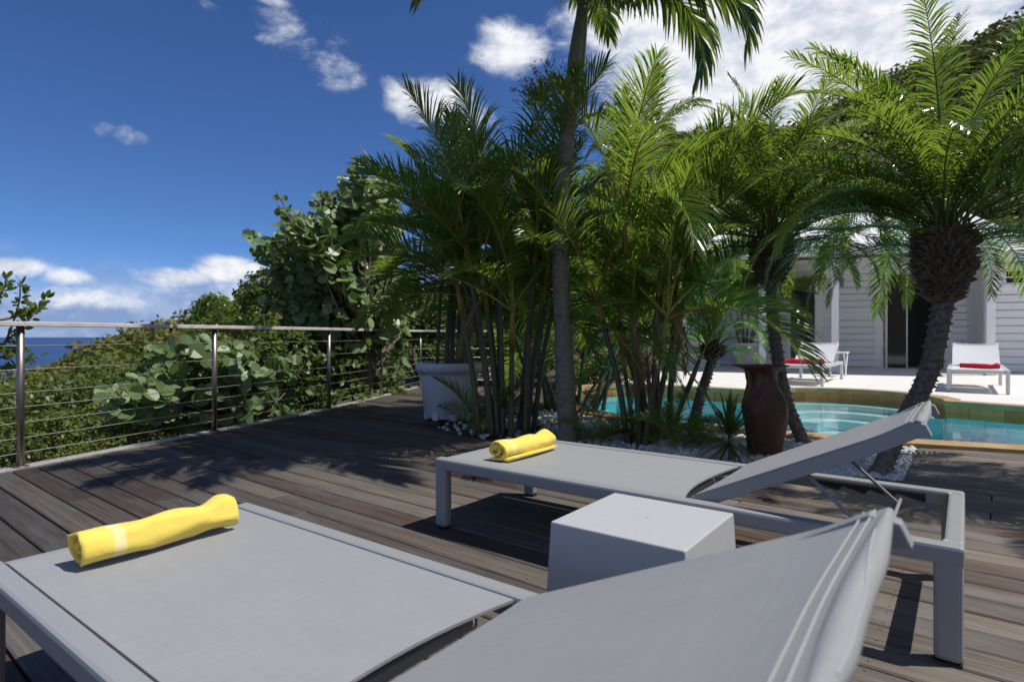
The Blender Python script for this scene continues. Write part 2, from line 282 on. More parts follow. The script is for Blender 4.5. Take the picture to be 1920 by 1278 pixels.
def urnmat():
    m = mat('urn_clay', (.055, .022, .012), .6, col2=(.17, .07, .035), nscale=6, stretch=(1, 1, .5), bump=.5, bscale=25)
    nt = m.node_tree; N = nt.nodes.new; L = nt.links.new; p = nt.nodes['Principled BSDF']; src = p.inputs['Base Color'].links[0].from_socket
    tc = N('ShaderNodeTexCoord'); mp = N('ShaderNodeMapping'); mp.inputs['Rotation'].default_value = (.5, .7, .4); mp.inputs['Scale'].default_value = (3, 14, 3); L(tc.outputs['Object'], mp.inputs[0])
    t = N('ShaderNodeTexNoise'); t.inputs['Scale'].default_value = 1; t.inputs['Detail'].default_value = 6; t.inputs['Distortion'].default_value = 1; L(mp.outputs[0], t.inputs[0])
    r = N('ShaderNodeMapRange'); r.inputs['From Min'].default_value = .58; r.inputs['From Max'].default_value = .72; r.inputs['To Max'].default_value = .75; L(t.outputs['Fac'], r.inputs[0])
    mx = N('ShaderNodeMix'); mx.data_type = 'RGBA'; L(r.outputs[0], mx.inputs['Factor']); L(src, mx.inputs['A']); mx.inputs['B'].default_value = (.30, .24, .20, 1); L(mx.outputs['Result'], p.inputs['Base Color'])
urnmat()

# ------------------------------------------------------------------ mesh helpers
class MB:
    def __init__(s): s.v = []; s.f = []; s.mi = []; s.r = []; s.uv = None
    def add(s, vs, fs, mi=0, r=0.5):
        b = len(s.v); s.v.extend([tuple(v) for v in vs])
        for f in fs: s.f.append(tuple(b + i for i in f)); s.mi.append(mi); s.r.append(r)
    def box(s, c, d, rot=0, mi=0, r=.5, M=None):
        x, y, z = d[0] / 2, d[1] / 2, d[2] / 2
        vs = [Vector((sx * x, sy * y, sz * z)) for sz in (-1, 1) for sy in (-1, 1) for sx in (-1, 1)]
        if rot: vs = [Matrix.Rotation(rot, 3, 'Z') @ v for v in vs]
        vs = [v + Vector(c) for v in vs]
        if M: vs = [M @ v for v in vs]
        s.add(vs, [(0, 2, 3, 1), (4, 5, 7, 6), (0, 1, 5, 4), (2, 6, 7, 3), (0, 4, 6, 2), (1, 3, 7, 5)], mi, r)
    def tube(s, pts, rad, n=8, mi=0, cap=True, r=.5):
        pts = [Vector(p) for p in pts]; m = len(pts)
        rads = list(rad) if hasattr(rad, '__len__') else [rad] * m
        ref = Vector((0, 0, 1)); T0 = (pts[1] - pts[0]).normalized()
        if abs(T0.dot(ref)) > .95: ref = Vector((1, 0, 0))
        vs = []; U = T0.cross(ref).normalized()
        for i in range(m):
            T = (pts[min(i + 1, m - 1)] - pts[max(i - 1, 0)]).normalized()
            U = (U - T * U.dot(T)).normalized(); V = T.cross(U)
            for k in range(n):
                a = 2 * math.pi * k / n; vs.append(pts[i] + (U * math.cos(a) + V * math.sin(a)) * rads[i])
        fs = [(i * n + k, i * n + (k + 1) % n, (i + 1) * n + (k + 1) % n, (i + 1) * n + k) for i in range(m - 1) for k in range(n)]
        if cap: fs += [tuple(range(n - 1, -1, -1)), tuple((m - 1) * n + k for k in range(n))]
        s.add(vs, fs, mi, r)
    def lathe(s, prof, n=32, c=(0, 0, 0), mi=0, fn=None):
        vs = []
        for (rr, z) in prof:
            for k in range(n):
                a = 2 * math.pi * k / n; q = rr * (fn(a, z) if fn else 1); vs.append((c[0] + q * math.cos(a), c[1] + q * math.sin(a), c[2] + z))
        m = len(prof); fs = [(i * n + k, i * n + (k + 1) % n, (i + 1) * n + (k + 1) % n, (i + 1) * n + k) for i in range(m - 1) for k in range(n)]
        s.add(vs, fs, mi)
    def poly(s, pts, z0, z1, mi=0):                    # extruded polygon
        n = len(pts); vs = [(x, y, z0) for x, y in pts] + [(x, y, z1) for x, y in pts]
        s.add(vs, [tuple(range(n, 2 * n)), tuple(range(n - 1, -1, -1))] + [(i, (i + 1) % n, n + (i + 1) % n, n + i) for i in range(n)], mi)
    def mesh(s, name, mats, smooth=False, rnd=False):
        me = bpy.data.meshes.new(name); me.from_pydata(s.v, [], s.f)
        for m in (mats if isinstance(mats, (list, tuple)) else [mats]): me.materials.append(MATS[m])
        if any(s.mi): me.polygons.foreach_set('material_index', s.mi)
        if smooth: me.polygons.foreach_set('use_smooth', [True] * len(me.polygons))
        if rnd: a = me.attributes.new('rnd', 'FLOAT', 'FACE'); a.data.foreach_set('value', s.r)
        me.update(); return me
    def obj(s, name, mats, parent=None, smooth=False, rnd=False, bevel=0, auto=None):
        return link(name, s.mesh(name, mats, smooth, rnd), parent, bevel)
def link(name, me, parent=None, bevel=0, seg=2):
    o = bpy.data.objects.new(name, me); C.objects.link(o)
    if parent: o.parent = parent
    if bevel:
        b = o.modifiers.new('bevel', 'BEVEL'); b.width = bevel; b.segments = seg; b.limit_method = 'ANGLE'; b.angle_limit = R(40); b.harden_normals = False
    return o
def thing(name, label, cat, loc=(0, 0, 0), rz=0, group=None):
    o = bpy.data.objects.new(name, None); C.objects.link(o); o.location = loc; o.rotation_euler = (0, 0, rz); o.empty_display_size = .1
    return tag(o, label, cat, group)
def tag(o, label=None, cat=None, group=None, kind=None):
    if label: o['label'] = label
    if cat: o['category'] = cat
    if group: o['group'] = group
    if kind: o['kind'] = kind
    return o
def np_mesh(name, V, Fq, mats, rnd=None, smooth=False):  # V (n,3), Fq (m,k) equal-size faces
    me = bpy.data.meshes.new(name); n, m, k = len(V), len(Fq), Fq.shape[1]
    me.vertices.add(n); me.vertices.foreach_set('co', V.astype(np.float32).ravel())
    me.loops.add(m * k); me.loops.foreach_set('vertex_index', Fq.astype(np.int32).ravel())
    me.polygons.add(m); me.polygons.foreach_set('loop_start', np.arange(m, dtype=np.int32) * k)
    for q in (mats if isinstance(mats, (list, tuple)) else [mats]): me.materials.append(MATS[q])
    me.update(calc_edges=True)
    if rnd is not None: a = me.attributes.new('rnd', 'FLOAT', 'FACE'); a.data.foreach_set('value', rnd.astype(np.float32))
    if smooth: me.polygons.foreach_set('use_smooth', [True] * m)
    me.validate(); return me
def curve_pts(pts, n=10):                              # smooth interpolation through points (Catmull-Rom)
    P = [Vector(p) for p in pts]; P = [P[0] * 2 - P[1]] + P + [P[-1] * 2 - P[-2]]; o = []
    for i in range(1, len(P) - 2):
        for k in range(n):
            t = k / n; a, b, c, d = P[i - 1:i + 3]
            o.append(.5 * ((2 * b) + (c - a) * t + (2 * a - 5 * b + 4 * c - d) * t * t + (3 * b - a - 3 * c + d) * t ** 3))
    o.append(P[-2]); return o

# ------------------------------------------------------------------ sea and terrain
mb = MB(); mb.add([(-16000, -3000, -42), (16000, -3000, -42), (16000, 15000, -42), (-16000, 15000, -42)], [(0, 1, 2, 3)]); tag(mb.obj('sea', 'sea_water'), kind='structure')
SIL = [(-700, 800), (-300, 770), (0, 706), (70, 688), (130, 660), (210, 622), (290, 603), (370, 590), (480, 575), (700, 560), (900, 530), (1050, 440), (1180, 290), (1300, 250), (1480, 235), (1560, 200), (1640, 158), (1790, 85), (1920, 45), (2300, -20), (2900, 60)]
sx_, sy_ = [p[0] for p in SIL], [p[1] for p in SIL]
def sstep(a, b, x): t = np.clip((x - a) / (b - a), 0, 1); return t * t * (3 - 2 * t)
def hsh(x, y): return np.sin(x * .21 + 1.3) * np.cos(y * .17 + .4) + .5 * np.sin(x * .53 - y * .41) + .25 * np.sin(x * 1.1 + y * .9)
def ground(X, Y):
    r = np.hypot(X, Y); az = np.arctan2(X, Y); az = np.clip(az, R(-58), R(58)); k = np.tan(az); px = CX + k * F
    right = sstep(-.28, .15, k)
    Rr = 105 * (1 - right) + 62 * right
    zs = CH + (HY - np.interp(px, sx_, sy_)) / F * Rr * np.cos(az) - 1.5 - 0.4 * (1 - right)
    nearz = -1.7
    z12 = (-3.6) * (1 - right) + (-.12) * right
    zl = nearz + (z12 - nearz) * sstep(10.6, 12.8, r)
    r0 = 22.0
    t = np.clip((r - r0) / (Rr - r0), 0, 1)
    z = zl + (zs - z12) * (t * .35 + .65 * t * t * (3 - 2 * t)) + hsh(X, Y) * .35 * sstep(18, 40, r) * (1 - sstep(.9, 1.0, t))
    ar = np.arctan2(X, Y); zb = 0 * sstep(R(62), R(100), ar) * (1 - sstep(R(160), R(178), ar)); z = z + zb * t * t * (3 - 2 * t); zs = zs + zb
    over = np.clip((r - Rr) / 110, 0, 1)
    return z - over * (zs + 55) * (over * .6 + .4)
rr = np.concatenate([np.linspace(.5, 24, 34), np.geomspace(25, 230, 60)]); aa = np.linspace(-math.pi, math.pi, 361)[:-1]
RR, AA = np.meshgrid(rr, aa, indexing='ij'); TX, TY = RR * np.sin(AA), RR * np.cos(AA); TZ = ground(TX, TY)
V = np.stack([TX, TY, TZ], -1).reshape(-1, 3); na = len(aa); ii, jj = np.meshgrid(np.arange(len(rr) - 1), np.arange(na), indexing='ij')
Fq = np.stack([ii * na + jj, ii * na + (jj + 1) % na, (ii + 1) * na + (jj + 1) % na, (ii + 1) * na + jj], -1).reshape(-1, 4)[:, ::-1]
tag(link('hillside_ground', np_mesh('hillside_ground', V, Fq, 'terrain', smooth=True)), kind='structure')

rng = np.random.default_rng(5)
def leaf_cloud(cent, rad, n_leaf, size, tone, rng, flat=.8):   # cent (b,3), rad (b,), -> quads
    b = len(cent); c = np.repeat(cent, n_leaf, 0); rd = np.repeat(rad, n_leaf); m = b * n_leaf
    d = rng.normal(size=(m, 3)); d /= np.linalg.norm(d, axis=1, keepdims=True); d[:, 2] = np.abs(d[:, 2]) * 1.0 - .25
    rad_f = rng.uniform(.45, 1.05, m) ** .7
    p = c + d * (rd * rad_f)[:, None] * np.array([1, 1, flat])
    s = np.repeat(size, n_leaf) * rng.uniform(.6, 1.3, m)
    nrm = d * .6 + rng.normal(size=(m, 3)) * .5 + np.array([0, 0, .5]); nrm /= np.linalg.norm(nrm, axis=1, keepdims=True)
    t = np.cross(nrm, rng.normal(size=(m, 3))); t /= np.linalg.norm(t, axis=1, keepdims=True) + 1e-9; u = np.cross(nrm, t)
    a = s[:, None] * t; w = (s * .55)[:, None] * u
    V = np.stack([p - a, p + w, p + a, p - w], 1).reshape(-1, 3); Fq = np.arange(m * 4).reshape(-1, 4)
    rn = np.clip(np.repeat(tone, n_leaf) + rng.normal(size=m) * .12, 0, 1)
    return V, Fq, rn
def scrub(name, k0, k1, r0, r1, n, nl, s0, s1, tone_fn):
    r = np.sqrt(rng.uniform(r0 ** 1.35, r1 ** 1.35, n) ** (2 / 1.35)); k = rng.uniform(k0, k1, n); az = np.arctan(k)
    X, Y = r * np.sin(az), r * np.cos(az); Z = ground(X, Y); rad = rng.uniform(.4, 1.1, n) * (1 + .9 * (rng.uniform(size=n) > .9)) * (s0 + (s1 - s0) * (r - r0) / (r1 - r0))
    cent = np.stack([X, Y, Z + rad * .35], -1); tone = tone_fn(X, Y, r)
    V, Fq, rn = leaf_cloud(cent, rad, nl, np.clip(r * .0050, .06, .6), tone, rng)
    return tag(link(name, np_mesh(name, V, Fq, 'scrub_leaf', rnd=rn)), kind='stuff')
def tone_l(X, Y, r): return np.clip(.28 + .18 * hsh(X * 1.5, Y * 1.5) + .24 * (r / 105) + rng.normal(size=len(X)) * .13, 0, 1)
scrub('hillside_scrub', -1.25, -.05, 13, 108, 2600, 46, .7, 1.5, tone_l)
def tone_r(X, Y, r): return np.clip(.25 + .16 * hsh(X * 1.7, Y * 1.7) + .12 * (r / 60) + rng.normal(size=len(X)) * .15, 0, 1)
scrub('hillside_scrub', .0, 1.25, 23, 64, 2300, 46, .8, 1.5, tone_r)

# ------------------------------------------------------------------ deck, bed, pool, terrace
DU = Vector((.779, -.627)); DN = Vector((.627, .779))        # board direction and across
near = [(.90, 8.0), (.95, 7.35), (1.25, 6.72), (1.8, 6.08), (2.5, 5.63), (3.37, 5.2), (4.15, 4.87), (5.5, 4.25), (7.6, 3.2), (10, 2.0)]
bayc, bayr = Vector((4.50, 8.10)), 1.12
bay = [(bayc.x + bayr * math.cos(R(a)), bayc.y + bayr * math.sin(R(a))) for a in (-38, -22, -5, 12, 29, 46, 63, 80, 97, 114, 131, 142)]
far = [(12, 1.9), (8.2, 4.95), (5.85, 6.86)] + bay + [(3.50, 8.97), (2.46, 9.76), (1.8, 10.0), (1.2, 9.6), (.95, 8.9), (.90, 8.0)]
nearS = [tuple(p) for p in curve_pts([(x, y, 0) for x, y in near], 5)]; nearS = [(p[0], p[1]) for p in nearS]
def offset(line, d):
    o = []
    for i, p in enumerate(line):
        a = Vector(line[max(i - 1, 0)]); b = Vector(line[min(i + 1, len(line) - 1)]); t = (b - a).normalized(); o.append((p[0] - t.y * d, p[1] + t.x * d))
    return o
nearO = offset(nearS, -.26)                                   # outer edge of the near coping (towards camera)
deck_edge = [(-5.72, -2.4), (-3.49, 4.13), (-2.93, 5.70), (-2.36, 7.50), (-2.07, 8.95), (-1.72, 10.75)]
bed_front = [(3.36, 4.93), (2.46, 3.76), (-.50, 5.55), (-.78, 6.0)]
deck_poly = deck_edge + [(-.5, 10.75), (-.62, 7.6)] + bed_front[::-1] + [p for p in nearO if p[0] > 3.4] + [(10.2, -2.4)]
def in_intervals(poly, n):                                    # s-intervals of the line across = n
    xs = []
    for i in range(len(poly)):
        a, b = Vector(poly[i]), Vector(poly[(i + 1) % len(poly)]); na_, nb_ = a.dot(DN), b.dot(DN)
        if (na_ <= n) != (nb_ <= n):
            t = (n - na_) / (nb_ - na_); xs.append((a.dot(DU) + (b.dot(DU) - a.dot(DU)) * t))
    xs.sort(); return [(xs[i], xs[i + 1]) for i in range(0, len(xs) - 1, 2)]
mb = MB(); pitch, gap = .148, .009; n = -8.0; rd = random.Random(3)
while n < 12:
    n0, n1 = n + gap / 2, n + pitch - gap / 2; A, B = in_intervals(deck_poly, n0), in_intervals(deck_poly, n1)
    if len(A) != len(B): M_ = in_intervals(deck_poly, (n0 + n1) / 2); A = B = M_
    for (a0, a1), (b0, b1) in zip(A, B):
        cuts = []; s = min(a0, b0) + rd.uniform(.8, 3.2)
        while s < max(a1, b1) - .5: cuts.append(s); s += rd.uniform(1.8, 4.2)
        ed = [(a0, b0)] + [(c, c) for c in cuts] + [(a1, b1)]
        for q in range(len(ed) - 1):
            e0 = [v + (gap / 3 if q else 0) for v in ed[q]]; e1 = [v - (gap / 3 if q < len(ed) - 2 else 0) for v in ed[q + 1]]
            if e1[0] - e0[0] < .03 or e1[1] - e0[1] < .03: continue
            dz = rd.uniform(-.0015, .0015); P = [DU * s_ + DN * n_ for s_, n_ in ((e0[0], n0), (e1[0], n0), (e1[1], n1), (e0[1], n1))]
            vs = [(p.x, p.y, -.028) for p in P] + [(p.x, p.y, dz) for p in P]
            mb.add(vs, [(4, 5, 6, 7), (0, 1, 5, 4), (1, 2, 6, 5), (2, 3, 7, 6), (3, 0, 4, 7)], 0, min(1, max(0, rd.gauss(.5, .27))))
    n += pitch
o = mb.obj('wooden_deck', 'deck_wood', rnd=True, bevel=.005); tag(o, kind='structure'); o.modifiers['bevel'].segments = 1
mb = MB(); out = offset(deck_edge, .015); inn = offset(deck_edge, -.11)
for i in range(len(deck_edge) - 1):
    P = [out[i], inn[i], inn[i + 1], out[i + 1]]; vs = [(x, y, -.03) for x, y in P] + [(x, y, .008) for x, y in P]
    mb.add(vs, [(4, 5, 6, 7), (3, 2, 1, 0), (0, 1, 5, 4), (1, 2, 6, 5), (2, 3, 7, 6), (3, 0, 4, 7)])
tag(mb.obj('deck_edge_board', 'edge_wood'), kind='structure')
mb = MB(); mb.poly([(-5.6, -2.4)] + [(x + .1, y) for x, y in deck_edge[1:]] + [(-.6, 10.6), (-.7, 7.6), (-.85, 6.0), (-.5, 5.5), (2.46, 3.7), (3.4, 4.8)] + [p for p in offset(nearS, -.30) if p[0] > 3.45] + [(10.2, -2.4)], -.60, -.075)
tag(mb.obj('deck_underside', 'soil'), kind='structure')
# garden bed (soil) beside the pool and behind the clumps
mb = MB(); mb.poly([(3.36, 4.93), (2.46, 3.76), (-.50, 5.55), (-.78, 6.0), (-.62, 7.6), (-.5, 10.75), (-1.7, 10.9), (-3.2, 13.6), (2.6, 13.6), (1.9, 10.3), (1.0, 9.75), (.62, 8.9), (.62, 7.9)] + [p for p in offset(nearS, -.24) if p[1] < 7.8 and p[0] < 3.3], -.5, -.035)
tag(mb.obj('garden_bed', 'soil'), kind='structure')
# pool shell
loop = nearS + far[:-1]
mb = MB(); nl = len(loop); Lp = 0; uvs = []; vs = []; fs = []; mi = []
for i in range(nl):
    a, b = loop[i], loop[(i + 1) % nl]; d = math.dist(a, b); isfar = i >= len(nearS) - 1; top = .10 if isfar else .02
    for z0, z1, m_ in ((-.10, top, 0), (-.42, -.10, 1)):
        q = len(vs); vs += [(a[0], a[1], z0), (b[0], b[1], z0), (b[0], b[1], z1), (a[0], a[1], z1)]; fs.append((q, q + 1, q + 2, q + 3)); mi.append(m_); uvs += [(Lp, z0 + .2), (Lp + d, z0 + .2), (Lp + d, z1 + .2), (Lp, z1 + .2)]
    Lp += d
q = len(vs); vs += [(x, y, -.42) for x, y in loop]; fs.append(tuple(range(q, q + nl))); mi.append(1); uvs += [(x, y) for x, y in loop]
me = bpy.data.meshes.new('pool_basin'); me.from_pydata(vs, [], fs); me.materials.append(MATS['pool_stone']); me.materials.append(MATS['pool_liner']); me.polygons.foreach_set('material_index', mi)
ul = me.uv_layers.new(name='UVMap'); lv = [0] * len(me.loops); me.loops.foreach_get('vertex_index', lv); ul.data.foreach_set('uv', [c for v in lv for c in uvs[v]])
tag(link('pool_basin', me), kind='structure')
mb = MB(); mb.add([(x, y, -.025) for x, y in loop], [tuple(range(nl))]); tag(mb.obj('pool_water', 'pool_water'), kind='structure')
mb = MB()
for r0_, r1_, zt in ((.84, bayr - .004, -.115), (.58, .84, -.20), (.32, .58, -.285)):      # concentric curved treads in the round bay
    A_ = [R(a) for a in range(-40, 147, 6)]; cc = lambda r_, a: (bayc.x + r_ * math.cos(a), bayc.y + r_ * math.sin(a))
    for a0_, a1_ in zip(A_[:-1], A_[1:]): mb.poly([cc(r0_, a0_), cc(r1_, a0_), cc(r1_, a1_), cc(r0_, a1_)], -.41, zt)
tag(mb.obj('pool_steps', 'pool_step'), kind='structure')
def band(line, d0, d1, z0, z1, name, m):
    a, b = offset(line, d0), offset(line, d1); mb = MB()
    vs = []
    for p, q in zip(a, b): vs += [(*p, z1), (*q, z1), (*p, z0), (*q, z0)]
    fs = []
    for i in range(len(a) - 1):
        k = 4 * i; fs += [(k, k + 1, k + 5, k + 4), (k + 1, k + 3, k + 7, k + 5), (k + 2, k, k + 4, k + 6), (k + 3, k + 2, k + 6, k + 7)]
    mb.add(vs, fs); return tag(mb.obj(name, m), kind='structure')
band(nearS, -.26, .015, -.03, .03, 'pool_coping', 'coping')
farS = far
band(far, -.20, .012, .05, .112, 'pool_coping', 'coping')
terr = offset(far, -.19)
mb = MB(); mb.poly([(16, -.5)] + terr[:-3] + [(1.55, 10.2), (1.75, 11.2), (3.4, 14.6), (4.6, 18.6), (19, 14.5), (20, -.5)], -.3, .106)
tag(mb.obj('terrace', 'terrace'), kind='structure')
# white pebbles over the bed
def inside(poly, x, y):
    c = False
    for i in range(len(poly)):
        (x1, y1), (x2, y2) = poly[i], poly[i - 1]
        if (y1 > y) != (y2 > y) and x < (x2 - x1) * (y - y1) / (y2 - y1) + x1: c = not c
    return c
bedp = [(3.33, 4.93), (2.46, 3.78), (-.50, 5.57), (-.76, 6.0), (-.62, 7.2), (.5, 7.4)] + [p for p in offset(nearS, -.27) if p[1] < 7.3 and p[0] < 3.35]
import bmesh
bm = bmesh.new(); bmesh.ops.create_icosphere(bm, subdivisions=1, radius=1); iv = np.array([v.co[:] for v in bm.verts]); iff = np.array([[v.index for v in f.verts] for f in bm.faces]); bm.free()
pc = []
while len(pc) < 10500:
    x, y = rng.uniform(-.8, 3.4), rng.uniform(3.7, 7.4)
    if inside(bedp, x, y):
        if x < 1.1 and rng.uniform() < (.965 if x < .3 else .75): continue
        pc.append((x, y))
pc = np.array(pc); npb = len(pc); sz = rng.uniform(.012, .030, npb); sc = rng.uniform(.75, 1.3, (npb, 3)) * sz[:, None]; sc[:, 2] *= .75
ang = rng.uniform(0, 6.28, npb); ca, sa = np.cos(ang), np.sin(ang)
loc = iv[None] * sc[:, None]; X_ = loc[..., 0] * ca[:, None] - loc[..., 1] * sa[:, None]; Y_ = loc[..., 0] * sa[:, None] + loc[..., 1] * ca[:, None]
V = np.stack([X_ + pc[:, :1], Y_ + pc[:, 1:], loc[..., 2] + (-.03 + rng.uniform(0, .03, npb))[:, None]], -1).reshape(-1, 3)
Fq = (iff[None] + (np.arange(npb) * len(iv))[:, None, None]).reshape(-1, 3)
tag(link('white_pebbles', np_mesh('white_pebbles', V, Fq, 'pebble', smooth=True)), kind='stuff')

# ------------------------------------------------------------------ railing
def railing():
    t = thing('cable_railing', 'steel cable railing with grey wooden handrail along the deck edge above the sea', 'railing', (-3.42, 4.155, 0))
    org = Vector((-3.42, 4.155, 0))
    posts = [(-4.55, .85), (-3.98, 2.50), (-3.42, 4.155), (-2.85, 5.72), (-2.29, 7.47), (-1.99, 9.1), (-1.63, 10.62), (.25, 11.3), (2.1, 11.9)]
    P = [Vector((x, y, 0)) - org for x, y in posts]
    for p in P:
        mb = MB(); mb.tube([p + Vector((0, 0, .008)), p + Vector((0, 0, .985))], .024, 16); po = mb.obj('post', 'steel', t, smooth=True)
        mb = MB(); mb.lathe([(.0, .016), (.045, .016), (.05, .012), (.05, .008)], 16, p); mb.obj('base_flange', 'steel', po)
    mb = MB()
    for a, b in zip(P[:-1], P[1:]):
        d = (b - a).normalized(); s = Vector((-d.y, d.x, 0)); vs = []
        for q in (a, b):
            for w, z in ((-.05, .985), (.05, .985), (.05, 1.018), (-.05, 1.018)): vs.append(q + s * w + Vector((0, 0, z)))
        mb.add(vs, [(0, 1, 5, 4), (1, 2, 6, 5), (2, 3, 7, 6), (3, 0, 4, 7), (3, 2, 1, 0), (4, 5, 6, 7)])
    mb.obj('handrail', 'rail_wood', t, bevel=.004)
    for z in (.85, .684, .523, .423, .315, .209, .105):
        mb = MB(); mb.tube([p + Vector((0, 0, z)) for p in P], .0032, 6); mb.obj('cable', 'cable_steel', t, smooth=True)
railing()

# ------------------------------------------------------------------ palms
def frond_mesh(name, Ln, th0, bend, n, ll, lw, mats, seed, pet=.25, vee=32, f0=62, f1=24, droop=.5, lat=.12, rr0=.012, jit=.07, clump=False):
    rg = random.Random(seed); mb = MB(); NS = 18; p = Vector((0, 0, 0)); pts = [p.copy()]; th = []
    for i in range(NS):
        s = (i + .5) / NS; a = th0 - bend * s ** 1.35; y = lat * math.sin(s * 2 + seed) ; T = Vector((math.cos(a) * math.cos(y * s), math.cos(a) * math.sin(y * s), math.sin(a))); p = p + T * (Ln / NS); pts.append(p.copy())
    mb.tube(pts, [rr0 * (1 - .85 * (i / NS)) for i in range(NS + 1)], 5, 1)
    for i in range(n):
        q = (i + .5) / n; s = pet + (1 - pet) * q; u = s * NS; k = min(int(u), NS - 1); P = pts[k].lerp(pts[k + 1], u - k); T = (pts[k + 1] - pts[k]).normalized()
        Sd = Vector((0, 0, 1)).cross(T); Sd = Sd.normalized() if Sd.length > .05 else Vector((0, 1, 0)); Nn = T.cross(Sd).normalized()
        prof = (.55 + .45 * math.sin(min(1, q / .45) * math.pi / 2)) * (1 - .62 * max(0, (q - .4) / .6) ** 1.6); f = R(f0 + (f1 - f0) * q)
        for sd in (-1, 1):
            v = R(vee + rg.uniform(-9, 9)); l = ll * prof * rg.uniform(.88, 1.08); ff = f + rg.gauss(0, jit)
            D = (T * math.cos(ff) + (Sd * sd * math.cos(v) + Nn * math.sin(v)) * math.sin(ff)).normalized()
            nn = (Nn * math.cos(v) - Sd * sd * math.sin(v)); nn = (nn + Vector((rg.gauss(0, .22), rg.gauss(0, .22), rg.gauss(0, .22)))).normalized()
            Wd = D.cross(nn).normalized(); g = droop * rg.uniform(.7, 1.4)
            p0 = P; p1 = p0 + D * l * .34; D2 = (D + Vector((0, 0, -g * .45))).normalized(); p2 = p1 + D2 * l * .36; D3 = (D + Vector((0, 0, -g * 1.25))).normalized(); p3 = p2 + D3 * l * .32
            w = lw * (.75 + .25 * prof)
            mb.add([p0 - Wd * w * .30, p0 + Wd * w * .30, p1 - Wd * w * .5, p1 + Wd * w * .5, p2 - Wd * w * .38, p2 + Wd * w * .38, p3], [(0, 1, 3, 2), (2, 3, 5, 4), (4, 5, 6)], 0, rg.random())
    return mb.mesh(name, mats, rnd=True)
def proto(fn, ths, seeds=2): return [(th, [fn(th, sd * 17 + int(th * 3)) for sd in range(1, seeds + 1)]) for th in ths]
ARECA = proto(lambda th, sd: frond_mesh('frond', 1.55, R(th), R(34 + (90 - th) * .55), 58, .45, .0165, ['areca_leaf', 'gold_rachis'], sd, pet=.20, vee=34, f0=60, f1=22, droop=.46, jit=.09), (86, 72, 56, 38, 18))
DRY = proto(lambda th, sd: frond_mesh('frond', 1.15, R(th), R(40), 34, .30, .013, ['dry_leaf', 'gold_rachis'], sd, pet=.2, vee=10, f0=40, f1=14, droop=1.2), (-35,), 2)
COCOBIG = [(35, [frond_mesh('frond', 2.5, R(42), R(142), 56, .80, .050, ['coco_leaf', 'rachis'], 5, pet=.12, vee=10, f0=66, f1=20, droop=1.7, rr0=.024)])]
DATE_B = {88: 34, 79: 56, 70: 80, 60: 102, 48: 122, 30: 118}
DATE = proto(lambda th, sd: frond_mesh('frond', 1.42, R(th), R(DATE_B[th]), 74, .225, .0115, ['date_leaf', 'rachis'], sd, pet=.17, vee=20, f0=72, f1=32, droop=.58, rr0=.008, jit=.11), (88, 79, 70, 60, 48, 30), 3)
COCO = proto(lambda th, sd: frond_mesh('frond', 2.35, R(th), R(70 + (90 - th) * .3), 52, .62, .045, ['coco_leaf', 'rachis'], sd, pet=.14, vee=18, f0=62, f1=20, droop=.95, rr0=.022), (75, 50, 28, 8))
def pick(pr, th, rg):
    b = min(pr, key=lambda e: abs(e[0] - th)); return rg.choice(b[1])
def put_frond(pr, parent, loc, az, th, rg, sc=1.0, tilt=.18):
    o = bpy.data.objects.new('frond', pick(pr, th, rg)); C.objects.link(o); o.parent = parent; o.location = loc
    o.rotation_euler = (rg.gauss(0, tilt), rg.gauss(0, .08), az); o.scale = (sc, sc, sc); return o
def clear(az, keep, rg):
    if keep is None: return az
    da = (az - keep + math.pi) % (2 * math.pi) - math.pi
    return az if abs(da) > .75 else keep + (.75 + rg.uniform(0, .7)) * (1 if da >= 0 else -1)
def crown(pr, parent, loc, n, rg, th_hi, th_lo, sc, az0=0, up=.10, tilt=.15, gap=None):
    for j in range(n):
        f = (j + .5) / n; th = th_hi + (th_lo - th_hi) * f ** .85 + rg.uniform(-6, 6); az = az0 + j * 2.39996 + rg.uniform(-.25, .25)
        if th < 62: az = clear(az, gap, rg)
        put_frond(pr, parent, Vector(loc) + Vector((0, 0, up * (1 - f))), az, th, rg, sc * rg.uniform(.86, 1.1), tilt)

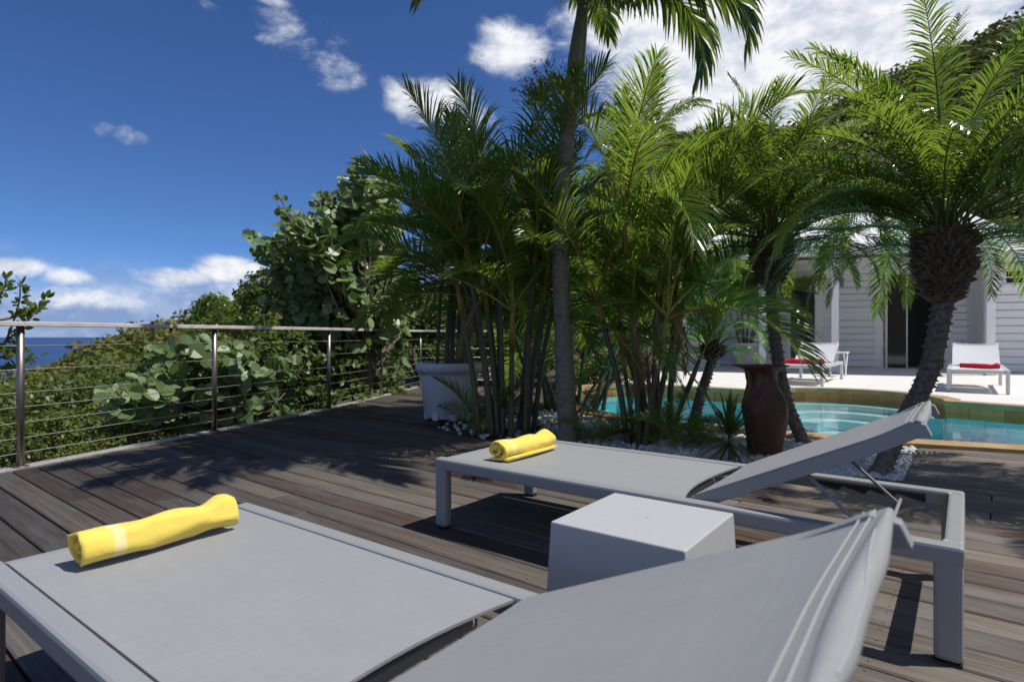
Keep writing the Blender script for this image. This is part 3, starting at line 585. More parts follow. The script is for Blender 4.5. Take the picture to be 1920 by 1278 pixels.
def areca(label, base, canes, seed, group='areca palms', root_z=0.0, nfr=(5, 7), fsc=1.0, avoid=None):
    """canes: list of (dx, dy, height, lean_x, lean_y)"""
    rg = random.Random(seed); t = thing('areca_palm', label, 'palm', base, group=group)
    for (dx, dy, h, lx, ly) in canes:
        b = Vector((dx, dy, root_z)); top = b + Vector((lx, ly, h)); mid = b.lerp(top, .5) - Vector((lx, ly, 0)) * .12
        pts = curve_pts([b, mid, top], 8); r0 = rg.uniform(.018, .026); n_ = len(pts); rad = [r0 * (1.25 - .35 * i / n_) for i in range(n_)]
        mb = MB(); mb.tube(pts, rad, 8); st = mb.obj('stem', 'cane', t, smooth=True)
        d = (pts[-1] - pts[-2]).normalized(); sh = top + d * rg.uniform(.28, .42); mb = MB(); mb.tube([top - d * .02, top.lerp(sh, .4), sh], [r0 * 1.05, r0 * 1.1, r0 * .6], 8); mb.obj('leaf_sheath', rg.choice(['gold_cane', 'crownshaft']), st, smooth=True)
        az0 = rg.uniform(0, 6.28); nf = rg.randint(*nfr)
        for j in range(nf):
            f = j / max(1, nf - 1); th = 84 - 58 * f + rg.uniform(-8, 8)
            lean = math.atan2(ly, lx) if (abs(lx) + abs(ly)) > .15 else None
            az = az0 + j * 2.2 + rg.uniform(-.3, .3)
            if lean is not None and rg.random() < .45: az = lean + rg.gauss(0, .8)
            if avoid is not None and th < 66:
                da = (az - avoid + math.pi) % (2 * math.pi) - math.pi
                if abs(da) < 1.1: az = avoid + (1.1 + rg.uniform(0, .6)) * (1 if da >= 0 else -1)
            put_frond(ARECA, t, sh - d * .10 * f, az, th, rg, fsc * rg.uniform(.8, 1.12))
        if rg.random() < .35: put_frond(DRY, t, top + d * .04, rg.uniform(0, 6.28), -35, rg, .7)
    return t
rgc = random.Random(8)
def ring_canes(n, rad, h0, h1, lean, seed, stretch=1.0):
    r_ = random.Random(seed); o = []
    for j in range(n):
        a = j / n * 6.28 + r_.uniform(-.3, .3); q = rad * r_.uniform(.4, 1); h = r_.uniform(h0, h1); l = lean * r_.uniform(.3, 1)
        o.append((math.cos(a) * q * stretch, math.sin(a) * q, h, math.cos(a) * l * stretch, math.sin(a) * l))
    return o
areca('tall clump of slender ringed palm canes growing in the bed beside the big white pot', (-.02, 5.72, -.03), ring_canes(15, .28, .50, 1.65, .26, 4, 1.25), 21, nfr=(5, 6), fsc=.86, avoid=-.6)
areca('palm with wide pale green fan fronds on canes right of the tall grey trunk', (1.08, 5.05, -.03), [(0, 0, 1.62, -.10, .05), (.10, .05, 1.30, .12, .1), (-.08, .08, 1.05, -.2, .1), (.03, -.06, .8, .1, -.1), (.14, .12, .95, .22, .12), (-.02, .14, .62, -.05, .15)], 25, nfr=(4, 6), fsc=.95, avoid=3.5)
areca('dense low clump of dark palm canes in the bed in front of the pool', (1.30, 5.35, -.03), ring_canes(8, .20, .35, 1.15, .16, 9), 29, nfr=(4, 5), fsc=.62, avoid=.3)
areca('bushy palm clump behind the tall grey trunk at the back of the bed', (.75, 7.6, -.03), ring_canes(11, .32, .35, 1.5, .4, 12, 1.6), 33, nfr=(5, 7))
pot_palm = areca('bushy palm planted in the big white tub on the deck', (-.70, 6.65, .02), [(dx + .05, dy, h, abs(lx) * .6 + .02, ly) for dx, dy, h, lx, ly in ring_canes(8, .2, .55, 1.30, .20, 15)], 37, root_z=.55, nfr=(5, 6), fsc=.80)
areca('drooping bright green palm planted in the white pot by the house', (6.15, 15.7, .12), ring_canes(6, .18, .35, .95, .35, 18), 41, root_z=.55, nfr=(6, 7), fsc=1.1)

def pot(label, base, rtop, h, seed=0):
    t = thing('plant_pot', label, 'plant pot', base, group='white plant pots')
    b = rtop * .72; mb = MB()
    mb.lathe([(0, .012), (b * .92, .012), (b, .03), (b + (rtop * .90 - b) * .75, h * .74), (rtop * .91, h - .10), (rtop * .99, h - .095), (rtop, h - .02), (rtop * .985, h), (rtop * .93, h), (rtop * .9, h - .03), (rtop * .88, h - .08)], 40)
    mb.obj('body', 'white_plastic', t, smooth=True).data.polygons.foreach_set('use_smooth', [True] * 400)
    for a in range(8):
        an = a * math.pi / 4 + .3; mb = MB(); mb.box((b * .93, 0, .06), (.05, .07, .12), M=Matrix.Rotation(an, 4, 'Z')); mb.obj('foot', 'white_plastic', t, bevel=.008)
    mb = MB(); mb.lathe([(0, h - .06), (rtop * .6, h - .055), (rtop * .885, h - .065)], 24); mb.obj('potting_soil', 'soil', t)
    return t
pot('big white plastic tub on the wooden deck beside the palm clump', (-.70, 6.65, .004), .375, .62)
pot('white pot standing on the terrace in front of the house wall', (6.15, 15.7, .108), .40, .62)

def scales(mb, prof, c, rows, per, out_, rise, w, rg, mi=0, ax=Vector((0, 0, 1))):
    for i in range(rows):
        f = (i + .5) / rows; rad, z = prof(f)
        for k in range(per):
            a = (k + .5 * (i % 2)) / per * 6.283 + rg.uniform(-.12, .12); d = Vector((math.cos(a), math.sin(a), 0)); s = Vector((-d.y, d.x, 0)); b = Vector(c(f)) + Vector((0, 0, z)) + d * rad
            q = rg.uniform(.7, 1.3); ww = w * q; tip = b + d * out_ * q * rg.uniform(.6, 1.25) + Vector((0, 0, rise * q + rg.uniform(-.25, .25) * out_))
            mb.add([b - s * ww - Vector((0, 0, ww * .9)), b + s * ww - Vector((0, 0, ww * .9)), b + s * ww * .5 + Vector((0, 0, ww)) - d * ww * .4, b - s * ww * .5 + Vector((0, 0, ww)) - d * ww * .4, tip - s * ww * .35, tip + s * ww * .35], [(0, 1, 5, 4), (1, 2, 5), (2, 3, 4, 5), (3, 0, 4)], mi)

def date_palm(label, trunk_pts, r0, r1, head, nfr, sc, seed, group='pygmy date palms', th_lo=34):
    """trunk_pts world; head = (radius, height)"""
    rg = random.Random(seed); base = Vector(trunk_pts[0]); t = thing('date_palm', label, 'palm', base, group=group)
    P = [Vector(p) - base for p in trunk_pts]; pts = curve_pts(P, 10); n = len(pts)
    mb = MB(); rad = [r0 + (r1 - r0) * i / n for i in range(n)]; rad[0] *= 1.3; rad[1] *= 1.15; mb.tube(pts, rad, 14)
    per = 11; rows = int((pts[-1] - pts[0]).length / .045)
    scales(mb, lambda f: ((r0 + (r1 - r0) * f) * .96, 0), lambda f: pts[min(n - 1, int(f * n))], rows, per, .020, -.008, r0 * .26, rg)
    mb.obj('trunk', 'trunk_dark', t)
    top = pts[-1]; hr, hh = head
    mb = MB(); prof = lambda f: (hr * (.40 + .60 * math.sin(math.pi * (.02 + .74 * f))) * (1 + .05 * math.sin(f * 17 + seed)), hh * f)
    mb.lathe([(prof(i / 9)[0] * .9, prof(i / 9)[1]) for i in range(10)], 16, top)
    scales(mb, prof, lambda f: top, max(9, int(hh / .028)), int(hr * 90) + 6, .050, .014, .019, rg)
    for j in range(int(hr * 1500)):
        f = rg.uniform(.02, 1); q, z = prof(f); a = rg.uniform(0, 6.28); d = Vector((math.cos(a), math.sin(a), 0)); sd = Vector((-d.y, d.x, 0)); p0 = top + Vector((0, 0, z)) + d * q * .92; l = rg.uniform(.03, .15) * (.6 + .6 * f); e = (d + Vector((0, 0, rg.uniform(-.5, .8)))).normalized(); w = rg.uniform(.004, .011)
        mb.add([p0 - sd * w, p0 + sd * w, p0 + e * l + sd * w * .3, p0 + e * l - sd * w * .3], [(0, 1, 2, 3)])
    mb.obj('leaf_boots', 'boot_fibre', t)
    ct = top + Vector((0, 0, hh * .80)); crown(DATE, t, ct, nfr, rg, 88, th_lo, sc, rg.uniform(0, 6), up=.14, tilt=.14, gap=math.atan2(-base.y, -base.x))
    for j in range(9): a = j * .698 + rg.uniform(-.25, .25); a = clear(a, math.atan2(-base.y, -base.x), rg) if j % 4 else a; put_frond(DATE, t, ct - Vector((0, 0, .08)), a, 30, rg, sc * rg.uniform(.62, .82), .2)
    # bare petiole bases
    mb = MB()
    for j in range(26):
        a = j * 2.4; e = R(rg.uniform(35, 82)); d = Vector((math.cos(a) * math.cos(e), math.sin(a) * math.cos(e), math.sin(e))); mb.tube([ct + d * .02 + Vector((math.cos(a), math.sin(a), 0)) * hr * .4, ct + d * rg.uniform(.22, .34)], [.010, .005], 5)
    mb.obj('petiole_bases', 'rachis', t)
    return t
date_palm('pygmy date palm with a slim bent trunk standing right behind the brown urn', [(2.52, 5.13, -.03), (2.36, 5.15, .38), (2.26, 5.15, .95), (2.235, 5.15, 1.36)], .052, .046, (.150, .42), 52, 1.0, 51)
date_palm('pygmy date palm with a big shaggy swollen trunk head at the right', [(2.45, 4.0, -.03), (2.67, 4.1, .30), (2.87, 4.12, .66), (2.98, 4.12, 1.16)], .056, .062, (.168, .50), 54, 1.06, 57)
date_palm('small leaning date palm at the pool edge between the clump and the urn', [(1.72, 5.75, -.03), (1.86, 5.9, .32), (2.02, 6.02, .68)], .05, .045, (.09, .14), 18, .56, 63)
date_palm('pygmy date palm just outside the right edge of the view', [(4.15, 3.05, -.0), (4.1, 3.05, .8), (4.02, 3.05, 1.6)], .07, .065, (.2, .4), 34, 1.1, 69)

def tall_palm(label, trunk_pts, r0, r1, seed, nf, sc, azs=None, inflo=True, name='coconut_palm', mt='trunk_grey'):
    rg = random.Random(seed); base = Vector(trunk_pts[0]); t = thing(name, label, 'palm', base)
    pts = curve_pts([Vector(p) - base for p in trunk_pts], 12); n = len(pts)
    mb = MB(); mb.tube(pts, [(r0 + (r1 - r0) * (i / n)) * (1.0 + .035 * math.sin(i * 2.2)) * (1.35 if i == 0 else 1.12 if i == 1 else 1) for i in range(n)], 16); mb.obj('trunk', mt, t, smooth=True)
    d = (pts[-1] - pts[-2]).normalized(); a, b = pts[-1], pts[-1] + d * .75 * sc
    mb = MB(); mb.tube([a - d * .02, a + d * .12, a + d * .4 * sc, b], [r1 * 1.05, r1 * 1.25, r1 * 1.05, r1 * .6], 14); mb.obj('crownshaft', 'crownshaft', t, smooth=True)
    if azs:
        for az, th, s in azs: put_frond(COCO if th > 0 else COCOBIG, t, b - d * .1 + Vector((0, 0, .26 if th == 28 else 0)), az, th, rg, s, .1)
    else: crown(COCO, t, b - d * .15, nf, rg, 80, 0, sc)
    if inflo:
        mb = MB()
        for st in range(3):
            a0 = R(175 + st * 28); o0 = a + d * -.42; dd = Vector((math.cos(a0), math.sin(a0), .75)).normalized(); q = o0 + dd * .28; mb.tube([o0, q], [.012, .008], 5)
            for k in range(26):
                e = (dd + Vector((rg.gauss(0, .6), rg.gauss(0, .6), rg.gauss(0, .55)))).normalized(); l = rg.uniform(.16, .34); p1 = q + e * l * .5 ; p2 = p1 + (e + Vector((rg.gauss(0, .3), rg.gauss(0, .3), .1))).normalized() * l * .5
                mb.tube([q, p1, p2], [.003, .0022, .0015], 4)
                for m_ in range(9): c = q.lerp(p2, rg.uniform(.3, 1)) + Vector((rg.gauss(0, .012), rg.gauss(0, .012), rg.gauss(0, .012))); mb.box(c, (.008, .008, .010), rg.uniform(0, 3))
        mb.obj('flower_spray', 'spray', t)
    return t
tall_palm('tall palm with a smooth grey trunk rising out of the top of the picture', [(.50, 5.28, -.03), (.46, 5.28, .8), (.43, 5.28, 1.75), (.48, 5.3, 2.6), (.56, 5.35, 3.25)], .088, .064, 71, 0, 1,
          [(R(-4), -1, .80), (R(22), -1, .76), (R(40), 66, .95), (R(75), 50, .9), (R(115), 66, 1), (R(150), 75, .9), (R(178), 28, .72), (R(200), 50, 1.0), (R(222), 52, 1.05), (R(246), 50, 1.05), (R(270), 50, 1.0), (R(296), 52, 1.0), (R(232), 70, .95), (R(285), 70, .9), (R(320), 75, .9), (R(350), 84, .9)])
tall_palm('distant tall palm with a shaggy dark crown behind the bed', [(2.55, 11.3, -.1), (2.55, 11.3, 1.5), (2.62, 11.3, 3.2), (2.64, 11.3, 4.25)], .11, .09, 77, 13, .62, None, False, mt='trunk_dark')

# ------------------------------------------------------------------ urn, spiky plant
def urn():
    t = thing('urn', 'dark red-brown clay urn with a ragged flared rim in the pebbles by the pool', 'urn', (1.97, 4.66, -.03))
    prof = [(.0, .0), (.105, .0), (.12, .03), (.135, .12), (.150, .22), (.166, .32), (.172, .37), (.165, .43), (.135, .50), (.105, .56), (.092, .62), (.098, .665), (.138, .700), (.172, .716), (.168, .722), (.12, .703), (.08, .66), (.075, .6), (.06, .5)]
    fn = lambda a, z: 1 + .04 * math.sin(3 * a + z * 9) + .03 * math.sin(5 * a - z * 14) + (.10 * math.sin(7 * a + 1) * math.sin(3 * a) if z > .69 else 0) + (.42 * max(0, math.cos(a - math.pi)) ** 4 * sstep(.64, .72, z) if z > .6 else 0)
    mb = MB(); mb.lathe(prof, 40, fn=fn); mb.obj('body', 'urn_clay', t, smooth=True)
    mb = MB(); mb.tube(curve_pts([(-.13, 0, .690), (-.128, -.01, .64), (-.118, -.01, .58), (-.135, -.01, .50), (-.150, -.01, .40)], 6), .026, 10); mb.obj('handle', 'urn_clay', t, smooth=True)
urn()
def spiky(label, base, h, n, ln, seed, w=.011):
    rg = random.Random(seed); t = thing('dracaena', label, 'plant', base); mb = MB(); mb.tube([(0, 0, 0), (.01, 0, h * .5), (0, 0, h)], [.018, .015, .012], 8); mb.obj('stem', 'bark', t, smooth=True)
    mb = MB()
    for j in range(n):
        a = j * 2.4; e = R(88 - 130 * (j / n) + rg.uniform(-10, 10)); l = ln * rg.uniform(.75, 1.1); d = Vector((math.cos(a) * math.cos(e), math.sin(a) * math.cos(e), math.sin(e))); s = Vector((-math.sin(a), math.cos(a), 0)); o0 = Vector((0, 0, h + .05 - .1 * j / n))
        p = [o0, o0 + d * l * .35, o0 + d * l * .7 + Vector((0, 0, -.03 * l)), o0 + d * l + Vector((0, 0, -.16 * l))]
        mb.add([p[0] - s * w * .6, p[0] + s * w * .6, p[1] - s * w, p[1] + s * w, p[2] - s * w * .7, p[2] + s * w * .7, p[3]], [(0, 1, 3, 2), (2, 3, 5, 4), (4, 5, 6)], 0, rg.random())
    mb.obj('leaves', 'spiky_leaf', t, rnd=True)
spiky('spiky green dracaena with narrow pointed leaves left of the urn', (1.60, 4.40, -.03), .20, 60, .36, 5)
def tuft(label, base, n, ln, seed, group):
    rg = random.Random(seed); t = thing('palm_seedling', label, 'plant', base, group=group)
    for j in range(n): put_frond(ARECA, t, (rg.uniform(-.05, .05), rg.uniform(-.05, .05), 0), j * 2.4 + rg.uniform(-.4, .4), rg.uniform(30, 75), rg, ln * rg.uniform(.8, 1.15), .3)
tuft('low palm seedling with drooping fronds in front of the white tub', (-.28, 5.62, -.03), 8, .42, 3, 'palm seedlings in the bed')
tuft('low palm seedling at the foot of the tall grey trunk', (.72, 5.15, -.03), 9, .36, 4, 'palm seedlings in the bed')
tuft('low palm seedling among the dark canes near the pool edge', (1.28, 4.86, -.03), 9, .36, 6, 'palm seedlings in the bed')
tuft('low palm seedling on the pebbles by the leaning date palm', (1.55, 5.45, -.03), 8, .38, 7, 'palm seedlings in the bed')

# ------------------------------------------------------------------ broad-leaved trees and shrubs
def disc_leaves(mb, cents, norms, sizes, rg, nseg=10, cup=.20):
    for c, nrm, s in zip(cents, norms, sizes):
        nrm = Vector(nrm).normalized(); t = nrm.cross(Vector((rg.gauss(0, 1), rg.gauss(0, 1), rg.gauss(0, 1)))).normalized(); u = nrm.cross(t); c = Vector(c)
        vs = [c - nrm * s * cup]
        for k in range(nseg):
            a = 6.283 * k / nseg; q = s * (1 - .16 * math.exp(-((a - 3.14) / .4) ** 2)) * rg.uniform(.95, 1.05); fold = abs(math.sin(a)) * cup * 1.6 * s; vs.append(c + t * math.cos(a) * q + u * math.sin(a) * q * .95 + nrm * (fold - s * cup))
        mb.add(vs, [(0, 1 + k, 1 + (k + 1) % nseg) for k in range(nseg)], 0, rg.random())
def sea_grape(label, base, tips, seed, leaf=.105, per=13, trunk_r=.06, node=None, tail=.85):
    rg = random.Random(seed); base = Vector(base); t = thing('sea_grape', label, 'tree', base, group='sea grape trees')
    node = Vector(node) - base; mt = MB(); mt.tube(curve_pts([Vector((0, 0, 0)), node * .5 + Vector((.08, 0, 0)), node], 8), [trunk_r * (1 - .5 * i / 16) for i in range(17)], 10)
    lm = MB()
    for tip in tips:
        q = Vector(tip) - base; m_ = node.lerp(q, .5) + Vector((rg.gauss(0, .12), rg.gauss(0, .12), -.08)); pts = curve_pts([node * rg.uniform(.7, 1), m_, q], 8); mt.tube(pts, [trunk_r * .15 * (1 - .8 * i / 16) + .004 for i in range(17)], 5)
        length = sum((pts[i + 1] - pts[i]).length for i in range(16)); f0 = max(0.15, 1 - tail / max(length, .01)); cs, ns, ss = [], [], []
        for j in range(per):
            f = f0 + (1 - f0) * (j + .5) / per; P = pts[min(16, int(f * 16))]; a = j * 2.2 + rg.uniform(-.5, .5); d = Vector((math.cos(a), math.sin(a), rg.uniform(-.2, .6))).normalized(); sz = leaf * rg.uniform(.55, 1.25) * (1 - .35 * (j / per) ** 3)
            cs.append(P + d * sz * 1.25); ns.append(d * rg.uniform(.2, .9) + Vector((.40, -.30, .70)) + Vector((rg.gauss(0, .55), rg.gauss(0, .55), rg.gauss(0, .45)))); ss.append(sz)
        disc_leaves(lm, cs, ns, ss, rg)
    mt.obj('trunk', 'bark', t, smooth=True); lm.obj('crown', 'grape_leaf', t, rnd=True)
    return t
rt = random.Random(14)
def rail_y(px): return -4.824 / ((px - CX) / F - .338)
def polyfill(poly, n, y0, y1):
    xs = [p[0] for p in poly]; ys = [p[1] for p in poly]; o = []
    while len(o) < n:
        x, y = rt.uniform(min(xs), max(xs)), rt.uniform(min(ys), max(ys))
        if inside(poly, x, y):
            ya = max(y0, rail_y(x) * 1.05 + .15) if x < 760 else y0; o.append(at(x, y, rt.uniform(ya, max(y1, ya + .9))))
    return o
tips = [at(x, y, Y) for x, y, Y in ((463, 425, 8.3), (480, 440, 8.2), (514, 352, 8.4), (520, 385, 8.5), (548, 392, 8.2), (565, 388, 8.6), (601, 345, 8.3), (607, 370, 8.4), (640, 325, 8.6), (650, 350, 8.2), (676, 272, 8.5), (680, 300, 8.4), (676, 330, 8.7), (700, 330, 8.3), (728, 305, 8.6), (740, 340, 8.8), (490, 500, 8.4), (486, 560, 8.3), (484, 470, 8.5))]
tips += polyfill([(480, 440), (560, 400), (660, 320), (750, 340), (760, 600), (500, 600)], 62, 7.9, 9.3) + polyfill([(490, 420), (560, 385), (610, 350), (660, 290), (690, 285), (740, 310), (760, 420), (640, 430)], 40, 7.7, 8.6) + polyfill([(640, 420), (760, 380), (790, 560), (760, 650), (620, 650)], 34, 8.0, 9.0)
sea_grape('big sea grape tree with round glossy leaves standing beyond the railing', (-2.25, 8.9, -1.9), tips, 61, .092, 22, .075, at(690, 640, 8.7))
tips = polyfill([(270, 640), (330, 622), (470, 628), (560, 640), (600, 700), (560, 800), (420, 815), (260, 800), (180, 770), (190, 720), (260, 690)], 92, 5.9, 7.4) + [at(x, y, rail_y(x) * 1.05 + .35) for x, y in ((290, 640), (320, 632), (350, 640), (190, 745), (215, 725), (240, 705), (185, 770), (430, 640), (470, 650), (520, 665))]
sea_grape('sprawling low sea grape bush seen through the railing cables', at(500, 800, 6.6) - Vector((0, 0, 1.0)), tips, 67, .088, 15, .05, at(460, 770, 6.7), .5)
tips = polyfill([(600, 640), (760, 630), (770, 720), (640, 770), (610, 720)], 26, 8.3, 9.6)
sea_grape('sea grape shrub behind the railing under the big tree', (-1.9, 9.6, -1.9), tips, 73, .088, 15, .05, at(690, 720, 9.2), .5)

def shrub(name, label, cat, base, blobs, size, seed, m='shrub_leaf', per=170, group=None, stems=5):
    """blobs: list of (centre world, radius)"""
    rg = np.random.default_rng(seed); base = Vector(base); t = thing(name, label, cat, base, group=group)
    cs = np.array([list(Vector(c) - base) for c, _ in blobs]); rd_ = np.array([r for _, r in blobs])
    V, Fq, rn = leaf_cloud(cs, rd_, per, np.full(len(cs), size), np.full(len(cs), .5), rg, 1.0); link('crown', np_mesh('crown', V, Fq, m, rnd=np.clip(rg.uniform(0, 1, len(Fq)), 0, 1)), t)
    mb = MB(); r2 = random.Random(seed)
    for c in cs[:max(stems, 1) * 3]:
        q = Vector(c); mb.tube(curve_pts([(0, 0, 0), q * .5 + Vector((r2.gauss(0, .08), r2.gauss(0, .08), .05)), q], 5), [.025 * (1 - .8 * i / 10) + .003 for i in range(11)], 5)
    mb.obj('trunk', 'bark', t, smooth=True); return t
def px_blobs(poly, n, y0, y1, r0, r1): return [(p, rt.uniform(r0, r1)) for p in polyfill(poly, n, y0, y1)]
shrub('leafy_tree', 'dense dark tree with small leaves behind the sea grape', 'tree', at(560, 700, 10.5) - Vector((0, 0, 1.8)), px_blobs([(490, 470), (600, 440), (700, 480), (740, 640), (480, 640)], 44, 9.6, 11.2, .28, .5), .055, 81, per=230)
shrub('shrub', 'pale green bush rising just above the handrail left of the big tree', 'shrub', at(420, 640, 16) - Vector((0, 0, 2.5)), px_blobs([(365, 580), (390, 562), (430, 572), (490, 562), (500, 640), (380, 640)], 20, 14, 17, .35, .6), .075, 83, 'bright_leaf', 170)
shrub('shrub', 'dark undergrowth bush below the deck edge between two railing posts', 'shrub', at(420, 780, 7.6) - Vector((0, 0, 1.2)), px_blobs([(230, 720), (400, 660), (760, 640), (770, 740), (600, 790), (420, 830), (200, 850)], 64, 7.2, 9.6, .25, .42), .05, 85, per=210)
shrub('shrub', 'scrubby bush with bare twigs below the first railing post', 'shrub', at(110, 900, 6.2) - Vector((0, 0, .5)), px_blobs([(-40, 800), (100, 790), (260, 800), (200, 860), (-40, 900)], 26, 5.8, 7.4, .16, .3), .030, 87, 'shrub_leaf', 170)
shrub('shrub', 'olive scrub bush on the slope seen through the left cables', 'shrub', at(120, 850, 12) - Vector((0, 0, 1.0)), px_blobs([(-60, 740), (90, 720), (240, 700), (260, 790), (0, 850)], 34, 10.5, 14, .4, .75), .05, 89, 'shrub_leaf', 260)
for i, (lb, px, py, Y, n_, sz, m_) in enumerate((('dense green bush beyond the railing corner left of the white tub', 790, 610, 12.6, 24, .06, 'shrub_leaf'), ('leafy shrub in the shade behind the white tub', 860, 660, 12.3, 16, .06, 'shrub_leaf'), ('yellow green shrub behind the palm canes', 1000, 640, 13.2, 18, .06, 'bright_leaf'),
        ('dark hibiscus bush with a red flower at the head of the pool', 1110, 680, 11.0, 15, .05, 'shrub_leaf'), ('tall hedge plant behind the pool beside the low white wall', 1215, 600, 14.0, 22, .07, 'shrub_leaf'), ('tall leafy bush left of the house roof', 1330, 520, 18.5, 26, .09, 'bright_leaf'), ('rounded tree on the slope behind the palm clump', 1130, 520, 19, 30, .1, 'shrub_leaf'), ('bushy tree on the slope behind the potted palm', 900, 560, 20, 34, .1, 'shrub_leaf'))):
    c = at(px, py, Y); w_ = .9 * Y / 12; bl = [(c + Vector((rt.gauss(0, w_ * .55), rt.gauss(0, .5), rt.gauss(0, w_ * .38))), rt.uniform(.28, .5) * Y / 12) for _ in range(n_)]
    zb = -.15; o = shrub('garden_shrub', lb, 'shrub', (c.x, c.y, zb), bl, sz, 100 + i, m_, 200)
    if i == 3:
        fl = MB(); p = at(1108, 694, 10.2) - Vector((c.x, c.y, zb))
        for k in range(5): a = k * 1.257; fl.add([p, p + Vector((math.cos(a) * .06, -.02, math.sin(a) * .06)), p + Vector((math.cos(a + .6) * .07, -.03, math.sin(a + .6) * .07)), p + Vector((math.cos(a + 1.1) * .06, -.02, math.sin(a + 1.1) * .06))], [(0, 1, 2, 3)])
        fl.obj('flower', 'flower', o)
def left_branch():
    rg = random.Random(4); base = at(-60, 900, 5.2) - Vector((0, 0, .8)); t = thing('leafy_shrub', 'slender shrub with small pointed leaves poking up at the left behind the handrail', 'shrub', base); mt, lm = MB(), MB()
    for path in ([(-60, 900), (-30, 700), (10, 640), (35, 570), (38, 525)], [(-30, 700), (0, 650), (45, 610), (85, 560)], [(-60, 760), (-30, 690), (20, 690), (72, 668)], [(-40, 640), (-20, 570), (5, 545), (12, 520)], [(-60, 800), (-20, 790), (20, 800), (45, 815)], [(-30, 690), (10, 665), (40, 655)], [(0, 600), (40, 590), (70, 575)]):
        pts = curve_pts([at(x, y, 5.2 + rg.uniform(-.15, .15)) - base for x, y in path], 8); n = len(pts); mt.tube(pts, [.012 * (1 - .8 * i / n) + .002 for i in range(n)], 5)
        for j in range(52):
            f = .35 + .65 * rg.random(); P = pts[min(n - 1, int(f * n))]; d = Vector((rg.gauss(.2, .7), rg.gauss(0, .7), rg.gauss(.25, .5))).normalized(); l = rg.uniform(.045, .085); s = d.cross(Vector((rg.gauss(0, 1), rg.gauss(0, 1), .6))).normalized() * l * .24; o0 = P + d * .015
            lm.add([o0, o0 + d * l * .35 - s, o0 + d * l * .7 - s * .8, o0 + d * l, o0 + d * l * .7 + s * .8, o0 + d * l * .35 + s], [(0, 1, 2, 3, 4, 5)], 0, rg.random())
    mt.obj('stem', 'bark', t, smooth=True); lm.obj('leaves', 'bright_leaf', t, rnd=True)
left_branch()
mb = MB(); mb.tube(curve_pts([at(505, 793, 7.15), at(470, 770, 7.0), at(430, 742, 6.8), at(405, 715, 6.7)], 6), [.02 - .0006 * i for i in range(19)], 7); tag(mb.obj('dead_branch', 'bark', smooth=True), 'bare pale branch lying across the undergrowth behind the railing', 'branch')

